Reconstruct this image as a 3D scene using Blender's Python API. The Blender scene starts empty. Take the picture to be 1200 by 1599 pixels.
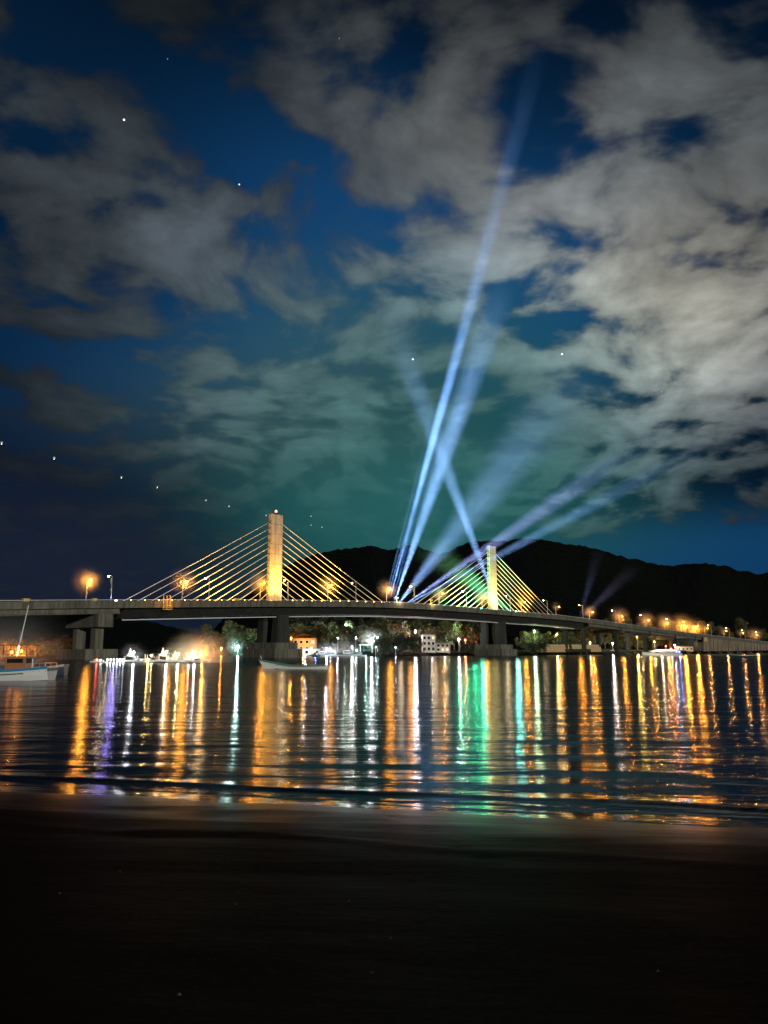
import bpy, math, random
from mathutils import Vector, Matrix, noise
R = math.radians
random.seed(11)
scene = bpy.context.scene
COL = scene.collection

# ------------------------------------------------------------------ camera
CAM_H = 3.1
F = 1208.0                      # focal length in photo pixels (1200 x 1599)
TH = math.atan(215.0 / F)       # upward pitch
cam_d = bpy.data.cameras.new('camera'); cam = bpy.data.objects.new('camera', cam_d); COL.objects.link(cam)
cam.location = (0, 0, CAM_H); cam.rotation_euler = (math.pi/2 + TH, 0, 0)
cam_d.sensor_fit = 'VERTICAL'; cam_d.sensor_height = 36; cam_d.lens = 36*F/1599.0
cam_d.clip_start = 0.1; cam_d.clip_end = 12000
scene.camera = cam

def ray(px, py):
    x = (px-600)/F; v = (799.5-py)/F
    return Vector((x, math.cos(TH)-v*math.sin(TH), math.sin(TH)+v*math.cos(TH)))
def at(px, py, Y):
    d = ray(px, py); return Vector((0, 0, CAM_H)) + d*(Y/d.y)
def gx(px, Y, z=0.0):
    """x of a point of height z standing at distance Y that shows in photo column px"""
    k = (z-CAM_H)/Y
    # v from k = (s+vc)/(c-vs)
    c, s = math.cos(TH), math.sin(TH); v = (k*c-s)/(c+k*s)
    return (px-600)/F*Y/(c-v*s)

# ------------------------------------------------------------------ materials
def mat(name):
    m = bpy.data.materials.new(name); m.use_nodes = True
    return m, m.node_tree, m.node_tree.nodes['Principled BSDF']
def nd(nt, t, **kw):
    n = nt.nodes.new(t)
    for k, v in kw.items():
        if k.startswith('i_'):
            key = k[2:]; key = int(key) if key.isdigit() else key
            n.inputs[key].default_value = v
        else: setattr(n, k, v)
    return n
def ramp(nt, fac, stops):
    r = nt.nodes.new('ShaderNodeValToRGB'); e = r.color_ramp.elements
    while len(e) < len(stops): e.new(0.5)
    for el, (p, c) in zip(e, stops): el.position = p; el.color = (*c, 1)
    nt.links.new(fac, r.inputs[0]); return r.outputs[0]
def rough_mat(name, c0, c1, scale=1.0, rough=0.7, bump=0.0, bscale=None, stretch=(1, 1, 1), metal=0.0, detail=6, stain=0.0):
    m, nt, b = mat(name)
    tc = nd(nt, 'ShaderNodeTexCoord'); mp = nd(nt, 'ShaderNodeMapping'); mp.inputs['Scale'].default_value = stretch
    nt.links.new(tc.outputs['Object'], mp.inputs[0])
    n = nd(nt, 'ShaderNodeTexNoise', i_Scale=scale, i_Detail=detail, i_Roughness=0.65)
    nt.links.new(mp.outputs[0], n.inputs['Vector'])
    colr = ramp(nt, n.outputs[0], [(0.3, c0), (0.7, c1)])
    if stain:                                  # rain streaks and grime running down the face
        ms = nd(nt, 'ShaderNodeMapping'); ms.inputs['Scale'].default_value = (1, 1, 0.06); nt.links.new(tc.outputs['Object'], ms.inputs[0])
        ns = nd(nt, 'ShaderNodeTexNoise', i_Scale=0.9, i_Detail=5, i_Roughness=0.7); nt.links.new(ms.outputs[0], ns.inputs['Vector'])
        st = ramp(nt, ns.outputs[0], [(0.38, (1-stain,)*3), (0.56, (1, 1, 1))])
        mm = nd(nt, 'ShaderNodeMix', data_type='RGBA', blend_type='MULTIPLY'); mm.inputs[0].default_value = 1.0; nt.links.new(colr, mm.inputs[6]); nt.links.new(st, mm.inputs[7]); colr = mm.outputs[2]
    nt.links.new(colr, b.inputs['Base Color'])
    b.inputs['Roughness'].default_value = rough; b.inputs['Metallic'].default_value = metal
    if bump:
        n2 = nd(nt, 'ShaderNodeTexNoise', i_Scale=bscale or scale*4, i_Detail=5)
        nt.links.new(mp.outputs[0], n2.inputs['Vector'])
        bp = nd(nt, 'ShaderNodeBump', i_Strength=bump, i_Distance=0.1)
        nt.links.new(n2.outputs[0], bp.inputs['Height']); nt.links.new(bp.outputs[0], b.inputs['Normal'])
    return m
_em = {}
def emit(color, strength):
    k = (tuple(color), strength)
    if k not in _em:
        m = bpy.data.materials.new('lamp_glow'); m.use_nodes = True; nt = m.node_tree
        nt.nodes.clear(); o = nd(nt, 'ShaderNodeOutputMaterial'); e = nd(nt, 'ShaderNodeEmission')
        e.inputs[0].default_value = (*color, 1); e.inputs[1].default_value = strength
        nt.links.new(e.outputs[0], o.inputs[0]); m.cycles.emission_sampling = 'NONE'; _em[k] = m
    return _em[k]

M = {}
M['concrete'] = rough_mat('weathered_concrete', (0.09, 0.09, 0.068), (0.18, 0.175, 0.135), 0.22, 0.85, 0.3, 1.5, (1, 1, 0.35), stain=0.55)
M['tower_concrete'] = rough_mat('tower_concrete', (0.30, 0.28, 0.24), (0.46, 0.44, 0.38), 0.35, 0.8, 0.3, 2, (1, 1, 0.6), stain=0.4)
M['shade_concrete'] = rough_mat('shaded_concrete', (0.02, 0.022, 0.021), (0.045, 0.046, 0.041), 0.3, 0.8, 0.3, 2, (1, 1, 0.4), stain=0.5)  # concrete painted darker for the shade on piers, columns and girder
M['asphalt'] = rough_mat('asphalt', (0.035, 0.035, 0.035), (0.06, 0.06, 0.058), 1.5, 0.85)
M['cable'] = rough_mat('cable_sheath', (0.70, 0.68, 0.60), (0.80, 0.78, 0.70), 0.5, 0.45)
M['steel'] = rough_mat('galvanised_steel', (0.45, 0.45, 0.44), (0.62, 0.62, 0.6), 3, 0.4, metal=0.3)
M['dark_metal'] = rough_mat('dark_metal', (0.03, 0.03, 0.035), (0.06, 0.06, 0.06), 4, 0.5, metal=0.5)
M['yellow_paint'] = rough_mat('yellow_paint', (0.65, 0.42, 0.05), (0.8, 0.55, 0.1), 3, 0.5)
M['white_paint'] = rough_mat('white_paint', (0.74, 0.76, 0.74), (0.88, 0.89, 0.86), 1.2, 0.45, stretch=(0.6, 0.6, 3))
M['grey_paint'] = rough_mat('grey_paint', (0.28, 0.28, 0.27), (0.4, 0.4, 0.38), 1.5, 0.5)
M['blue_paint'] = rough_mat('blue_paint', (0.015, 0.16, 0.35), (0.03, 0.24, 0.46), 2, 0.45)
M['navy_paint'] = rough_mat('navy_paint', (0.01, 0.03, 0.07), (0.02, 0.05, 0.11), 2, 0.45)
M['teal_paint'] = rough_mat('teal_paint', (0.03, 0.16, 0.14), (0.05, 0.25, 0.22), 2, 0.5)
M['antifoul'] = rough_mat('bottom_paint', (0.012, 0.03, 0.03), (0.02, 0.05, 0.05), 2, 0.6)
M['varnish'] = rough_mat('varnished_wood', (0.30, 0.11, 0.035), (0.45, 0.19, 0.07), 3, 0.4, stretch=(1, 1, 6))
M['dark_wood'] = rough_mat('dark_wood', (0.05, 0.03, 0.02), (0.1, 0.06, 0.04), 3, 0.7)
M['glass'] = rough_mat('dark_glass', (0.01, 0.012, 0.015), (0.02, 0.022, 0.025), 2, 0.08)
M['wall_white'] = rough_mat('lime_washed_wall', (0.55, 0.52, 0.46), (0.75, 0.72, 0.66), 0.7, 0.85, 0.2)
M['wall_ochre'] = rough_mat('ochre_wall', (0.45, 0.30, 0.13), (0.6, 0.42, 0.2), 0.7, 0.85, 0.2)
M['wall_grey'] = rough_mat('rendered_wall', (0.25, 0.24, 0.22), (0.36, 0.34, 0.3), 0.7, 0.85, 0.2)
M['roof'] = rough_mat('clay_roof', (0.16, 0.07, 0.04), (0.26, 0.12, 0.07), 1.2, 0.85, 0.4, 4)
M['retaining'] = rough_mat('retaining_wall', (0.20, 0.15, 0.10), (0.34, 0.27, 0.19), 0.25, 0.9, 0.5, 1.2, (1, 1, 0.3), stain=0.55)
M['bark'] = rough_mat('bark', (0.06, 0.045, 0.03), (0.13, 0.10, 0.07), 2, 0.9, 0.5)
M['rock'] = rough_mat('wet_rock', (0.02, 0.02, 0.02), (0.06, 0.055, 0.05), 1.2, 0.6, 0.6)
M['shell'] = rough_mat('shell', (0.035, 0.03, 0.026), (0.07, 0.06, 0.05), 60, 0.4)
M['red_paint'] = rough_mat('red_paint', (0.45, 0.03, 0.02), (0.6, 0.05, 0.03), 2, 0.5)
M['cloth_white'] = rough_mat('white_cloth', (0.65, 0.65, 0.62), (0.8, 0.8, 0.76), 3, 0.8)
M['sail_cloth'] = rough_mat('sail_cloth', (0.2, 0.19, 0.16), (0.34, 0.32, 0.28), 2, 0.8)
M['cloth_green'] = rough_mat('green_cloth', (0.25, 0.5, 0.2), (0.45, 0.65, 0.3), 1.5, 0.8)

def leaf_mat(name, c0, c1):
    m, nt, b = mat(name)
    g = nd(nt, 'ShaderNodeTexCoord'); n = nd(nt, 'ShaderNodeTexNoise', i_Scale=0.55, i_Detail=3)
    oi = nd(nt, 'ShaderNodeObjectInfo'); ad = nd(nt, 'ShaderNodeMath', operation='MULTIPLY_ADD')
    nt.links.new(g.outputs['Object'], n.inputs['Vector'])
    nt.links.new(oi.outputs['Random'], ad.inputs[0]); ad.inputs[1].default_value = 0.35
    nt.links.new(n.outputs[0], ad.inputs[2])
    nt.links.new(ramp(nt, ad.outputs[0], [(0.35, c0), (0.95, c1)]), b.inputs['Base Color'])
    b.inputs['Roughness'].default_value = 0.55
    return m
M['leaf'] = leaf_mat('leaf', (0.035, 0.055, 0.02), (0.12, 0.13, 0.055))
M['leaf_unlit'] = leaf_mat('leaf_unlit', (0.015, 0.025, 0.012), (0.035, 0.05, 0.022))  # leaf colour painted darker for trees left unlit

def forest_mat(name, c0, c1):
    m, nt, b = mat(name)
    g = nd(nt, 'ShaderNodeTexCoord'); n = nd(nt, 'ShaderNodeTexVoronoi', i_Scale=0.09)
    nt.links.new(g.outputs['Object'], n.inputs['Vector'])
    nt.links.new(ramp(nt, n.outputs[0], [(0.0, c1), (0.8, c0)]), b.inputs['Base Color'])
    bp = nd(nt, 'ShaderNodeBump', i_Strength=0.8, i_Distance=3.0, invert=True)
    nt.links.new(n.outputs[0], bp.inputs['Height']); nt.links.new(bp.outputs[0], b.inputs['Normal'])
    b.inputs['Roughness'].default_value = 0.95; b.inputs['Specular IOR Level'].default_value = 0.05
    return m
M['forest'] = forest_mat('forest_canopy', (0.003, 0.0045, 0.003), (0.009, 0.011, 0.007))

# water
def water_mat():
    m, nt, b = mat('sea_water')
    tc = nd(nt, 'ShaderNodeTexCoord'); sp = nd(nt, 'ShaderNodeSeparateXYZ'); nt.links.new(tc.outputs['Object'], sp.inputs[0])
    def nz(scale, stretch, detail, dist=0.0):
        mp = nd(nt, 'ShaderNodeMapping'); mp.inputs['Scale'].default_value = stretch; mp.inputs['Rotation'].default_value = (0, 0, R(10))
        nt.links.new(tc.outputs['Object'], mp.inputs[0])
        n = nd(nt, 'ShaderNodeTexNoise', i_Scale=scale, i_Detail=detail, i_Roughness=0.55, i_Distortion=dist)
        nt.links.new(mp.outputs[0], n.inputs['Vector']); return n.outputs[0]
    b0 = nd(nt, 'ShaderNodeBump', i_Strength=1.0, i_Distance=0.13); nt.links.new(nz(0.17, (0.7, 1.3, 1), 2, 0.3), b0.inputs['Height'])
    b1 = nd(nt, 'ShaderNodeBump', i_Strength=1.0, i_Distance=0.060); nt.links.new(b0.outputs[0], b1.inputs['Normal'])
    nt.links.new(nz(0.55, (0.45, 1.5, 1), 3, 0.4), b1.inputs['Height'])
    b2 = nd(nt, 'ShaderNodeBump', i_Strength=1.0, i_Distance=0.012)
    sh = nd(nt, 'ShaderNodeMath', operation='MULTIPLY_ADD'); nt.links.new(sp.outputs[0], sh.inputs[0]); sh.inputs[1].default_value = 0.25; nt.links.new(sp.outputs[1], sh.inputs[2])
    sm = nd(nt, 'ShaderNodeMapRange', i_1=16.8, i_2=20.0, i_3=0.018, i_4=0.012); nt.links.new(sh.outputs[0], sm.inputs[0]); nt.links.new(sm.outputs[0], b2.inputs['Distance'])
    nt.links.new(nz(2.6, (0.45, 1.3, 1), 3, 0.3), b2.inputs['Height'])
    nt.links.new(b1.outputs[0], b2.inputs['Normal'])
    # calm lanes and ruffled patches
    pr = nz(0.02, (0.3, 1.0, 1), 3)
    mr = nd(nt, 'ShaderNodeMapRange', i_1=0.35, i_2=0.7, i_3=0.15, i_4=0.20); nt.links.new(pr, mr.inputs[0])
    tg = nd(nt, 'ShaderNodeCombineXYZ'); tg.inputs[0].default_value = 1.0
    gl = nd(nt, 'ShaderNodeBsdfAnisotropic', distribution='BECKMANN'); gl.inputs['Color'].default_value = (0.66, 0.66, 0.66, 1)
    gl.inputs['Anisotropy'].default_value = 0.08; nt.links.new(tg.outputs[0], gl.inputs['Tangent'])
    nt.links.new(mr.outputs[0], gl.inputs['Roughness']); nt.links.new(b2.outputs[0], gl.inputs['Normal'])
    df = nd(nt, 'ShaderNodeBsdfDiffuse'); df.inputs[0].default_value = (0.003, 0.006, 0.008, 1)
    fr = nd(nt, 'ShaderNodeFresnel', i_IOR=1.33); nt.links.new(b1.outputs[0], fr.inputs['Normal'])
    mx = nd(nt, 'ShaderNodeMixShader'); nt.links.new(fr.outputs[0], mx.inputs[0]); nt.links.new(df.outputs[0], mx.inputs[1]); nt.links.new(gl.outputs[0], mx.inputs[2])
    nt.links.new(mx.outputs[0], nt.nodes['Material Output'].inputs['Surface']); nt.nodes.remove(b)
    return m
M['water'] = water_mat()

def sand_mat():
    m, nt, b = mat('wet_sand')
    tc = nd(nt, 'ShaderNodeTexCoord'); sp = nd(nt, 'ShaderNodeSeparateXYZ'); nt.links.new(tc.outputs['Object'], sp.inputs[0])
    # s = metres up the beach from the waterline  Y0(X) = 16.9-0.25X
    a = nd(nt, 'ShaderNodeMath', operation='MULTIPLY_ADD'); nt.links.new(sp.outputs[0], a.inputs[0]); a.inputs[1].default_value = -0.25; a.inputs[2].default_value = 16.15
    s = nd(nt, 'ShaderNodeMath', operation='SUBTRACT'); nt.links.new(a.outputs[0], s.inputs[0]); nt.links.new(sp.outputs[1], s.inputs[1])
    mp = nd(nt, 'ShaderNodeMapping'); mp.inputs['Scale'].default_value = (0.45, 1.5, 1); mp.inputs['Rotation'].default_value = (0, 0, R(14))
    nt.links.new(tc.outputs['Object'], mp.inputs[0])
    n = nd(nt, 'ShaderNodeTexNoise', i_Scale=0.9, i_Detail=4, i_Roughness=0.55); nt.links.new(mp.outputs[0], n.inputs['Vector'])
    ad = nd(nt, 'ShaderNodeMath', operation='MULTIPLY_ADD'); nt.links.new(n.outputs[0], ad.inputs[0]); ad.inputs[1].default_value = 3.0; nt.links.new(s.outputs[0], ad.inputs[2])
    mr = nd(nt, 'ShaderNodeMapRange', i_1=1.3, i_2=8.0, i_3=0.27, i_4=0.62); nt.links.new(ad.outputs[0], mr.inputs[0])
    nt.links.new(mr.outputs[0], b.inputs['Roughness'])
    mr2 = nd(nt, 'ShaderNodeMapRange', i_1=1.4, i_2=5.0, i_3=0.20, i_4=0.012); nt.links.new(ad.outputs[0], mr2.inputs[0])
    nt.links.new(mr2.outputs[0], b.inputs['Specular IOR Level'])
    b.inputs['Anisotropic'].default_value = 0.6; tg = nd(nt, 'ShaderNodeCombineXYZ'); tg.inputs[1].default_value = 1.0; nt.links.new(tg.outputs[0], b.inputs['Tangent'])
    n2 = nd(nt, 'ShaderNodeTexNoise', i_Scale=14, i_Detail=6, i_Roughness=0.7); nt.links.new(tc.outputs['Object'], n2.inputs['Vector'])
    nt.links.new(ramp(nt, n2.outputs[0], [(0.3, (0.010, 0.0075, 0.0062)), (0.7, (0.026, 0.0185, 0.0145))]), b.inputs['Base Color'])
    n3 = nd(nt, 'ShaderNodeTexNoise', i_Scale=90, i_Detail=3); nt.links.new(tc.outputs['Object'], n3.inputs['Vector'])
    b1 = nd(nt, 'ShaderNodeBump', i_Strength=0.6, i_Distance=0.07); nt.links.new(n.outputs[0], b1.inputs['Height'])
    b2 = nd(nt, 'ShaderNodeBump', i_Strength=0.15, i_Distance=0.004); nt.links.new(n3.outputs[0], b2.inputs['Height']); nt.links.new(b1.outputs[0], b2.inputs['Normal'])
    nt.links.new(b2.outputs[0], b.inputs['Normal'])
    return m
M['sand'] = sand_mat()

# ------------------------------------------------------------------ mesh helpers
class MB:
    def __init__(s): s.v = []; s.f = []; s.mi = []; s.cur = 0
    def add(s, vs, fs):
        o = len(s.v); s.v += [Vector(v) for v in vs]; s.f += [tuple(i+o for i in f) for f in fs]; s.mi += [s.cur]*len(fs); return s
    def box(s, c, size, rz=0.0, top=1.0):
        x, y, z = [q/2 for q in size]; co, si = math.cos(rz), math.sin(rz); vs = []
        for dz in (-1, 1):
            k = top if dz > 0 else 1.0
            for dx, dy in ((-1, -1), (1, -1), (1, 1), (-1, 1)):
                X, Y = dx*x*k, dy*y*k
                vs.append((c[0]+X*co-Y*si, c[1]+X*si+Y*co, c[2]+dz*z))
        return s.add(vs, [(3, 2, 1, 0), (4, 5, 6, 7), (0, 1, 5, 4), (1, 2, 6, 5), (2, 3, 7, 6), (3, 0, 4, 7)])
    def tube(s, pts, rad, n=8, caps=True):
        pts = [Vector(p) for p in pts]
        if not isinstance(rad, (list, tuple)): rad = [rad]*len(pts)
        vs = []; fs = []
        for i, p in enumerate(pts):
            d = (pts[min(i+1, len(pts)-1)]-pts[max(i-1, 0)]).normalized()
            u = d.orthogonal().normalized() if abs(d.z) > 0.95 else d.cross(Vector((0, 0, 1))).normalized()
            w = d.cross(u)
            for k in range(n):
                a = 2*math.pi*k/n; vs.append(p+(u*math.cos(a)+w*math.sin(a))*rad[i])
        for i in range(len(pts)-1):
            for k in range(n):
                a, b = i*n+k, i*n+(k+1) % n; fs.append((a, b, b+n, a+n))
        if caps: fs += [tuple(range(n-1, -1, -1)), tuple(range((len(pts)-1)*n, len(pts)*n))]
        return s.add(vs, fs)
    def loft(s, secs, closed=True, caps=True):
        n = len(secs[0]); vs = [p for sec in secs for p in sec]; fs = []
        for i in range(len(secs)-1):
            for k in range(n if closed else n-1):
                a, b = i*n+k, i*n+(k+1) % n; fs.append((a, b, b+n, a+n))
        if caps and closed: fs += [tuple(range(n-1, -1, -1)), tuple(range((len(secs)-1)*n, len(secs)*n))]
        return s.add(vs, fs)
    def ball(s, c, r, sx=1, sy=1, sz=1, seg=6, rings=4):
        vs = [(c[0], c[1], c[2]-r*sz)]; fs = []
        for i in range(1, rings):
            t = -math.pi/2+math.pi*i/rings
            for k in range(seg):
                a = 2*math.pi*k/seg; vs.append((c[0]+r*sx*math.cos(t)*math.cos(a), c[1]+r*sy*math.cos(t)*math.sin(a), c[2]+r*sz*math.sin(t)))
        vs.append((c[0], c[1], c[2]+r*sz)); top = len(vs)-1
        for k in range(seg): fs.append((0, 1+(k+1) % seg, 1+k)); fs.append((top, 1+(rings-2)*seg+k, 1+(rings-2)*seg+(k+1) % seg))
        for i in range(rings-2):
            for k in range(seg):
                a, b = 1+i*seg+k, 1+i*seg+(k+1) % seg; fs.append((a, b, b+seg, a+seg))
        return s.add(vs, fs)
    def mesh(s, name, m, off=None, smooth=False):
        me = bpy.data.meshes.new(name)
        vs = [v-off for v in s.v] if off is not None else s.v
        me.from_pydata([tuple(v) for v in vs], [], s.f)
        for q in (m if isinstance(m, (list, tuple)) else [m]): me.materials.append(q)
        if any(s.mi): me.polygons.foreach_set('material_index', s.mi)
        if smooth: me.polygons.foreach_set('use_smooth', [True]*len(me.polygons))
        me.update(); return me
    def build(s, name, m, parent=None, smooth=False, world=True):
        """world: vertices are world points, the parent's place is taken off them"""
        off = None
        if world and parent is not None:
            off = Vector((0, 0, 0)); q = parent
            while q is not None: off += Vector(q.location); q = q.parent
        return link(name, s.mesh(name, m, off, smooth), parent)
def link(name, me, parent=None, loc=None):
    o = bpy.data.objects.new(name, me); COL.objects.link(o)
    if parent is not None: o.parent = parent
    if loc is not None: o.location = loc
    return o
def empty(name, loc, rz=0.0):
    o = bpy.data.objects.new(name, None); COL.objects.link(o); o.location = loc; o.rotation_euler = (0, 0, rz); o.empty_display_size = 0.5
    return o
def tag(o, label, cat, group=None, kind=None):
    if label: o['label'] = label
    if cat: o['category'] = cat
    if group: o['group'] = group
    if kind: o['kind'] = kind
    return o
ORD = ['first', 'second', 'third', 'fourth', 'fifth', 'sixth', 'seventh', 'eighth', 'ninth', 'tenth', 'eleventh', 'twelfth', 'thirteenth',
       'fourteenth', 'fifteenth', 'sixteenth', 'seventeenth', 'eighteenth', 'nineteenth', 'twentieth']
def light(kind, name, loc, energy, color, parent=None, **kw):
    d = bpy.data.lights.new(name, kind); d.energy = energy; d.color = color
    for k, v in kw.items(): setattr(d, k, v)
    o = bpy.data.objects.new(name, d); COL.objects.link(o)
    if parent is not None: o.parent = parent
    o.location = loc; return o
def shine(parent, loc, color, inten, r=0.25):
    """the light a bulb gives off, inten = radiant intensity"""
    return light('POINT', 'bulb_light', loc, inten*4*math.pi, color, parent, shadow_soft_size=r)
def aim(o, dirv):
    o.rotation_euler = Vector(dirv).to_track_quat('-Z', 'Y').to_euler()
def falloff(lo, mode, strength=1.0, smooth=0.0):
    d = lo.data; d.use_nodes = True; nt = d.node_tree; nt.nodes.clear()
    out = nd(nt, 'ShaderNodeOutputLight'); e = nd(nt, 'ShaderNodeEmission'); f = nd(nt, 'ShaderNodeLightFalloff', i_Strength=strength, i_Smooth=smooth)
    nt.links.new(f.outputs[mode], e.inputs[1]); nt.links.new(e.outputs[0], out.inputs[0])

SODIUM = (1.0, 0.36, 0.035)
AMBER = (1.0, 0.33, 0.04)
WARM = (1.0, 0.72, 0.38)
WHITE = (0.92, 0.97, 1.0)
TEALW = (0.55, 1.0, 0.92)

# ------------------------------------------------------------------ setting: hills, shore, water, beach
def interp(pts, x):
    if x <= pts[0][0]: return pts[0][1]
    for (a, b), (c, d) in zip(pts, pts[1:]):
        if x <= c:
            t = (x-a)/(c-a); return b+(d-b)*t
    return pts[-1][1]
def smooth_interp(pts, x):
    # Catmull-Rom on uneven knots
    if x <= pts[0][0]: return pts[0][1]+(x-pts[0][0])*(pts[1][1]-pts[0][1])/(pts[1][0]-pts[0][0])
    if x >= pts[-1][0]: return pts[-1][1]+(x-pts[-1][0])*(pts[-1][1]-pts[-2][1])/(pts[-1][0]-pts[-2][0])
    for i in range(len(pts)-1):
        x0, y0 = pts[i]; x1, y1 = pts[i+1]
        if x <= x1:
            def slope(j):
                a = max(j-1, 0); b = min(j+1, len(pts)-1)
                return (pts[b][1]-pts[a][1])/(pts[b][0]-pts[a][0])
            h = x1-x0; t = (x-x0)/h; m0, m1 = slope(i)*h, slope(i+1)*h
            return (2*t**3-3*t**2+1)*y0+(t**3-2*t**2+t)*m0+(-2*t**3+3*t**2)*y1+(t**3-t**2)*m1

EDGE = [(318, 620), (330, 470), (360, 428), (420, 424), (480, 404), (560, 392), (620, 384), (700, 404), (760, 432), (830, 458), (880, 482),
        (930, 512), (1000, 540), (1080, 592), (1200, 700), (1500, 900), (1900, 1100)]
RIDGE = [(318, 1010), (340, 985), (365, 958), (390, 932), (415, 908), (450, 885), (480, 872), (515, 862), (545, 857), (560, 856), (585, 855), (610, 860), (645, 853), (665, 858), (690, 866), (720, 852),
         (745, 846), (780, 846), (815, 842), (850, 845), (885, 850), (930, 858), (960, 868), (1000, 878), (1030, 884), (1050, 884), (1090, 880), (1120, 885),
         (1150, 892), (1180, 897), (1200, 895), (1300, 880), (1500, 860), (1900, 880)]
YR = 1400.0
def edge_y(px): return smooth_interp(EDGE, px)
def land_z(X, Y, px, ye):
    d = Y-ye
    if d < 0: return -0.25*(-d)-0.2
    if d < 6: z = 0.3*d-0.2
    elif d < 60: z = 1.6+(d-6)*0.035
    else: z = 3.5
    zr = max(at(px, smooth_interp(RIDGE, px), YR).z, 4.0)
    t = max(0, min(1, (d-45)/(YR-ye-45)))
    z += (zr-z)*(t**1.25)
    k = min(1, d/200)
    z += k*(noise.noise(Vector((X*0.012, Y*0.012, 3)))*7*min(1, t*3)*(1-t*0.8) + noise.noise(Vector((X*0.06, Y*0.06, 9)))*2.4*(0.3+t) + abs(noise.noise(Vector((X*0.14, Y*0.14, 5))))*2.6*(0.3+t)+abs(noise.noise(Vector((X*0.31, Y*0.2, 15))))*4.2*t)
    return z
mb = MB(); cols = [318+i*4.5 for i in range(0, 250)]
frac = [-12, 0, 3, 6, 12, 22, 35, 60, 90, 130, 180, 240, 310, 380, 450, 520, 590, 650, 700, 745, 780, 810, 835, 855, 872, 886, 898, 910, 925, 945, 980, 1040, 1200]
rows = []
for px in cols:
    ye = edge_y(px)
    for d in frac:
        Y = ye+d if d <= 60 else ye+60+(d-60)*(YR-ye-60)/840.0
        X = (px-600)/F*Y/math.cos(TH)
        z = land_z(X, Y, px, ye) if Y <= YR+1 else land_z(X, YR, px, ye)-(Y-YR)*0.25
        rows.append((X, Y, z))
n = len(frac)
mb.add(rows, [(i*n+j, (i+1)*n+j, (i+1)*n+j+1, i*n+j+1) for i in range(len(cols)-1) for j in range(n-1)])
hill = mb.build('hill', M['forest'], smooth=True); tag(hill, None, None, kind='structure')
def ground(px, d):
    ye = edge_y(px); Y = ye+d; X = (px-600)/F*Y/math.cos(TH); return Vector((X, Y, land_z(X, Y, px, ye)))
# left ridge across the bay
LR = [(-500, 900), (-300, 930), (-100, 948), (60, 951), (150, 955), (205, 962), (255, 974), (300, 985), (330, 994), (360, 1002), (420, 1010)]
mb = MB(); cols = [-500+i*6 for i in range(0, 154)]; ds = [0, 8, 25, 60, 100, 150, 200, 250, 300, 340, 370, 395, 410, 430, 470]
for px in cols:
    zr = max(at(px, smooth_interp(LR, px), 1200).z, 2)
    for d in ds:
        Y = 790+d; X = (px-600)/F*Y/math.cos(TH); t = min(1, d/410)
        z = -1+min(d, 8)*0.3+(zr-1.5)*t**1.1+min(1, d/60)*(noise.noise(Vector((X*0.05, Y*0.05, 1)))*2.2+abs(noise.noise(Vector((X*0.15, Y*0.15, 8))))*2.2)-(max(0, d-410)*0.4)
        mb.add([(X, Y, z)], [])
n = len(ds)
mb.add([], []); mb.f = [(i*n+j, (i+1)*n+j, (i+1)*n+j+1, i*n+j+1) for i in range(len(cols)-1) for j in range(n-1)]; mb.mi = [0]*len(mb.f)
tag(mb.build('hill', M['forest'], smooth=True), None, None, kind='structure')
# islet behind the moored fishing boat
mb = MB(); nu, nv = 40, 14
for i in range(nu+1):
    for j in range(nv+1):
        u, v = i/nu, j/nv; X = -205+u*90; Y = 282+v*50
        k = max(0, math.sin(math.pi*u)**0.5*math.sin(math.pi*v)**0.7); z = -0.6+2.4*k+noise.noise(Vector((X*0.15, Y*0.15, 2)))*0.4
        mb.add([(X, Y, z)], [])
mb.f = [(i*(nv+1)+j, (i+1)*(nv+1)+j, (i+1)*(nv+1)+j+1, i*(nv+1)+j+1) for i in range(nu) for j in range(nv)]; mb.mi = [0]*len(mb.f)
tag(mb.build('islet', M['rock'], smooth=True), None, None, kind='structure')

def y0(X): return 16.15-0.25*X
WAVES = [(1.45, 0.065, 0.15, 0.5, 1.0), (0.62, 0.016, 0.09, 0.16, 5.0), (0.98, 0.012, 0.07, 0.12, 6.1), (0.25, 0.010, 0.07, 0.10, 8.2), (3.4, 0.018, 0.35, 0.7, 2.3), (5.6, 0.012, 0.5, 0.8, 4.1), (9.0, 0.010, 0.7, 1.0, 7.7)]
def wave_z(X, Y):
    s = (Y-y0(X))/1.03; z = 0.0
    for c, h, w0, w1, sd in WAVES:
        cc = c+noise.noise(Vector((X*0.12, sd, 0)))*0.55+noise.noise(Vector((X*0.5, sd, 4)))*0.10
        hh = h*(0.75+0.6*noise.noise(Vector((X*0.2, sd, 9))))
        d = s-cc; w = w0 if d < 0 else w1
        z += hh*math.exp(-(d/w)**2)
    z += noise.noise(Vector((X*0.25, Y*0.7, 0)))*0.018*max(0, 1-s/60)
    # the thin sheet of water running up the sand
    z += 0.048*max(0, 1.05-max(s, -1.6))*(1+0.35*noise.noise(Vector((X*0.45, 3, 1))))
    return z
def axis(a, b, k0, k1):
    out = [a]; st = k0
    while out[-1] < b:
        out.append(out[-1]+st); st = min(st*k1, 400)
    return out
ys = [9.5+i*0.048 for i in range(292)]; ys += axis(23.5, 5200, 0.16, 1.05)[0:]
us = [-1.0+i*(2.0/150) for i in range(151)]
mb = MB()
for Y in ys:
    for u in us:
        w = 0.62*max(Y, 16)+6 if Y < 60 else 0.62*Y+6
        X = u*w*(1.0 if Y < 400 else 1.8)
        s = Y-y0(X); z = wave_z(X, Y) if Y < 90 else 0.0
        mb.v.append(Vector((X, Y, z)))
n = len(us)
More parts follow.
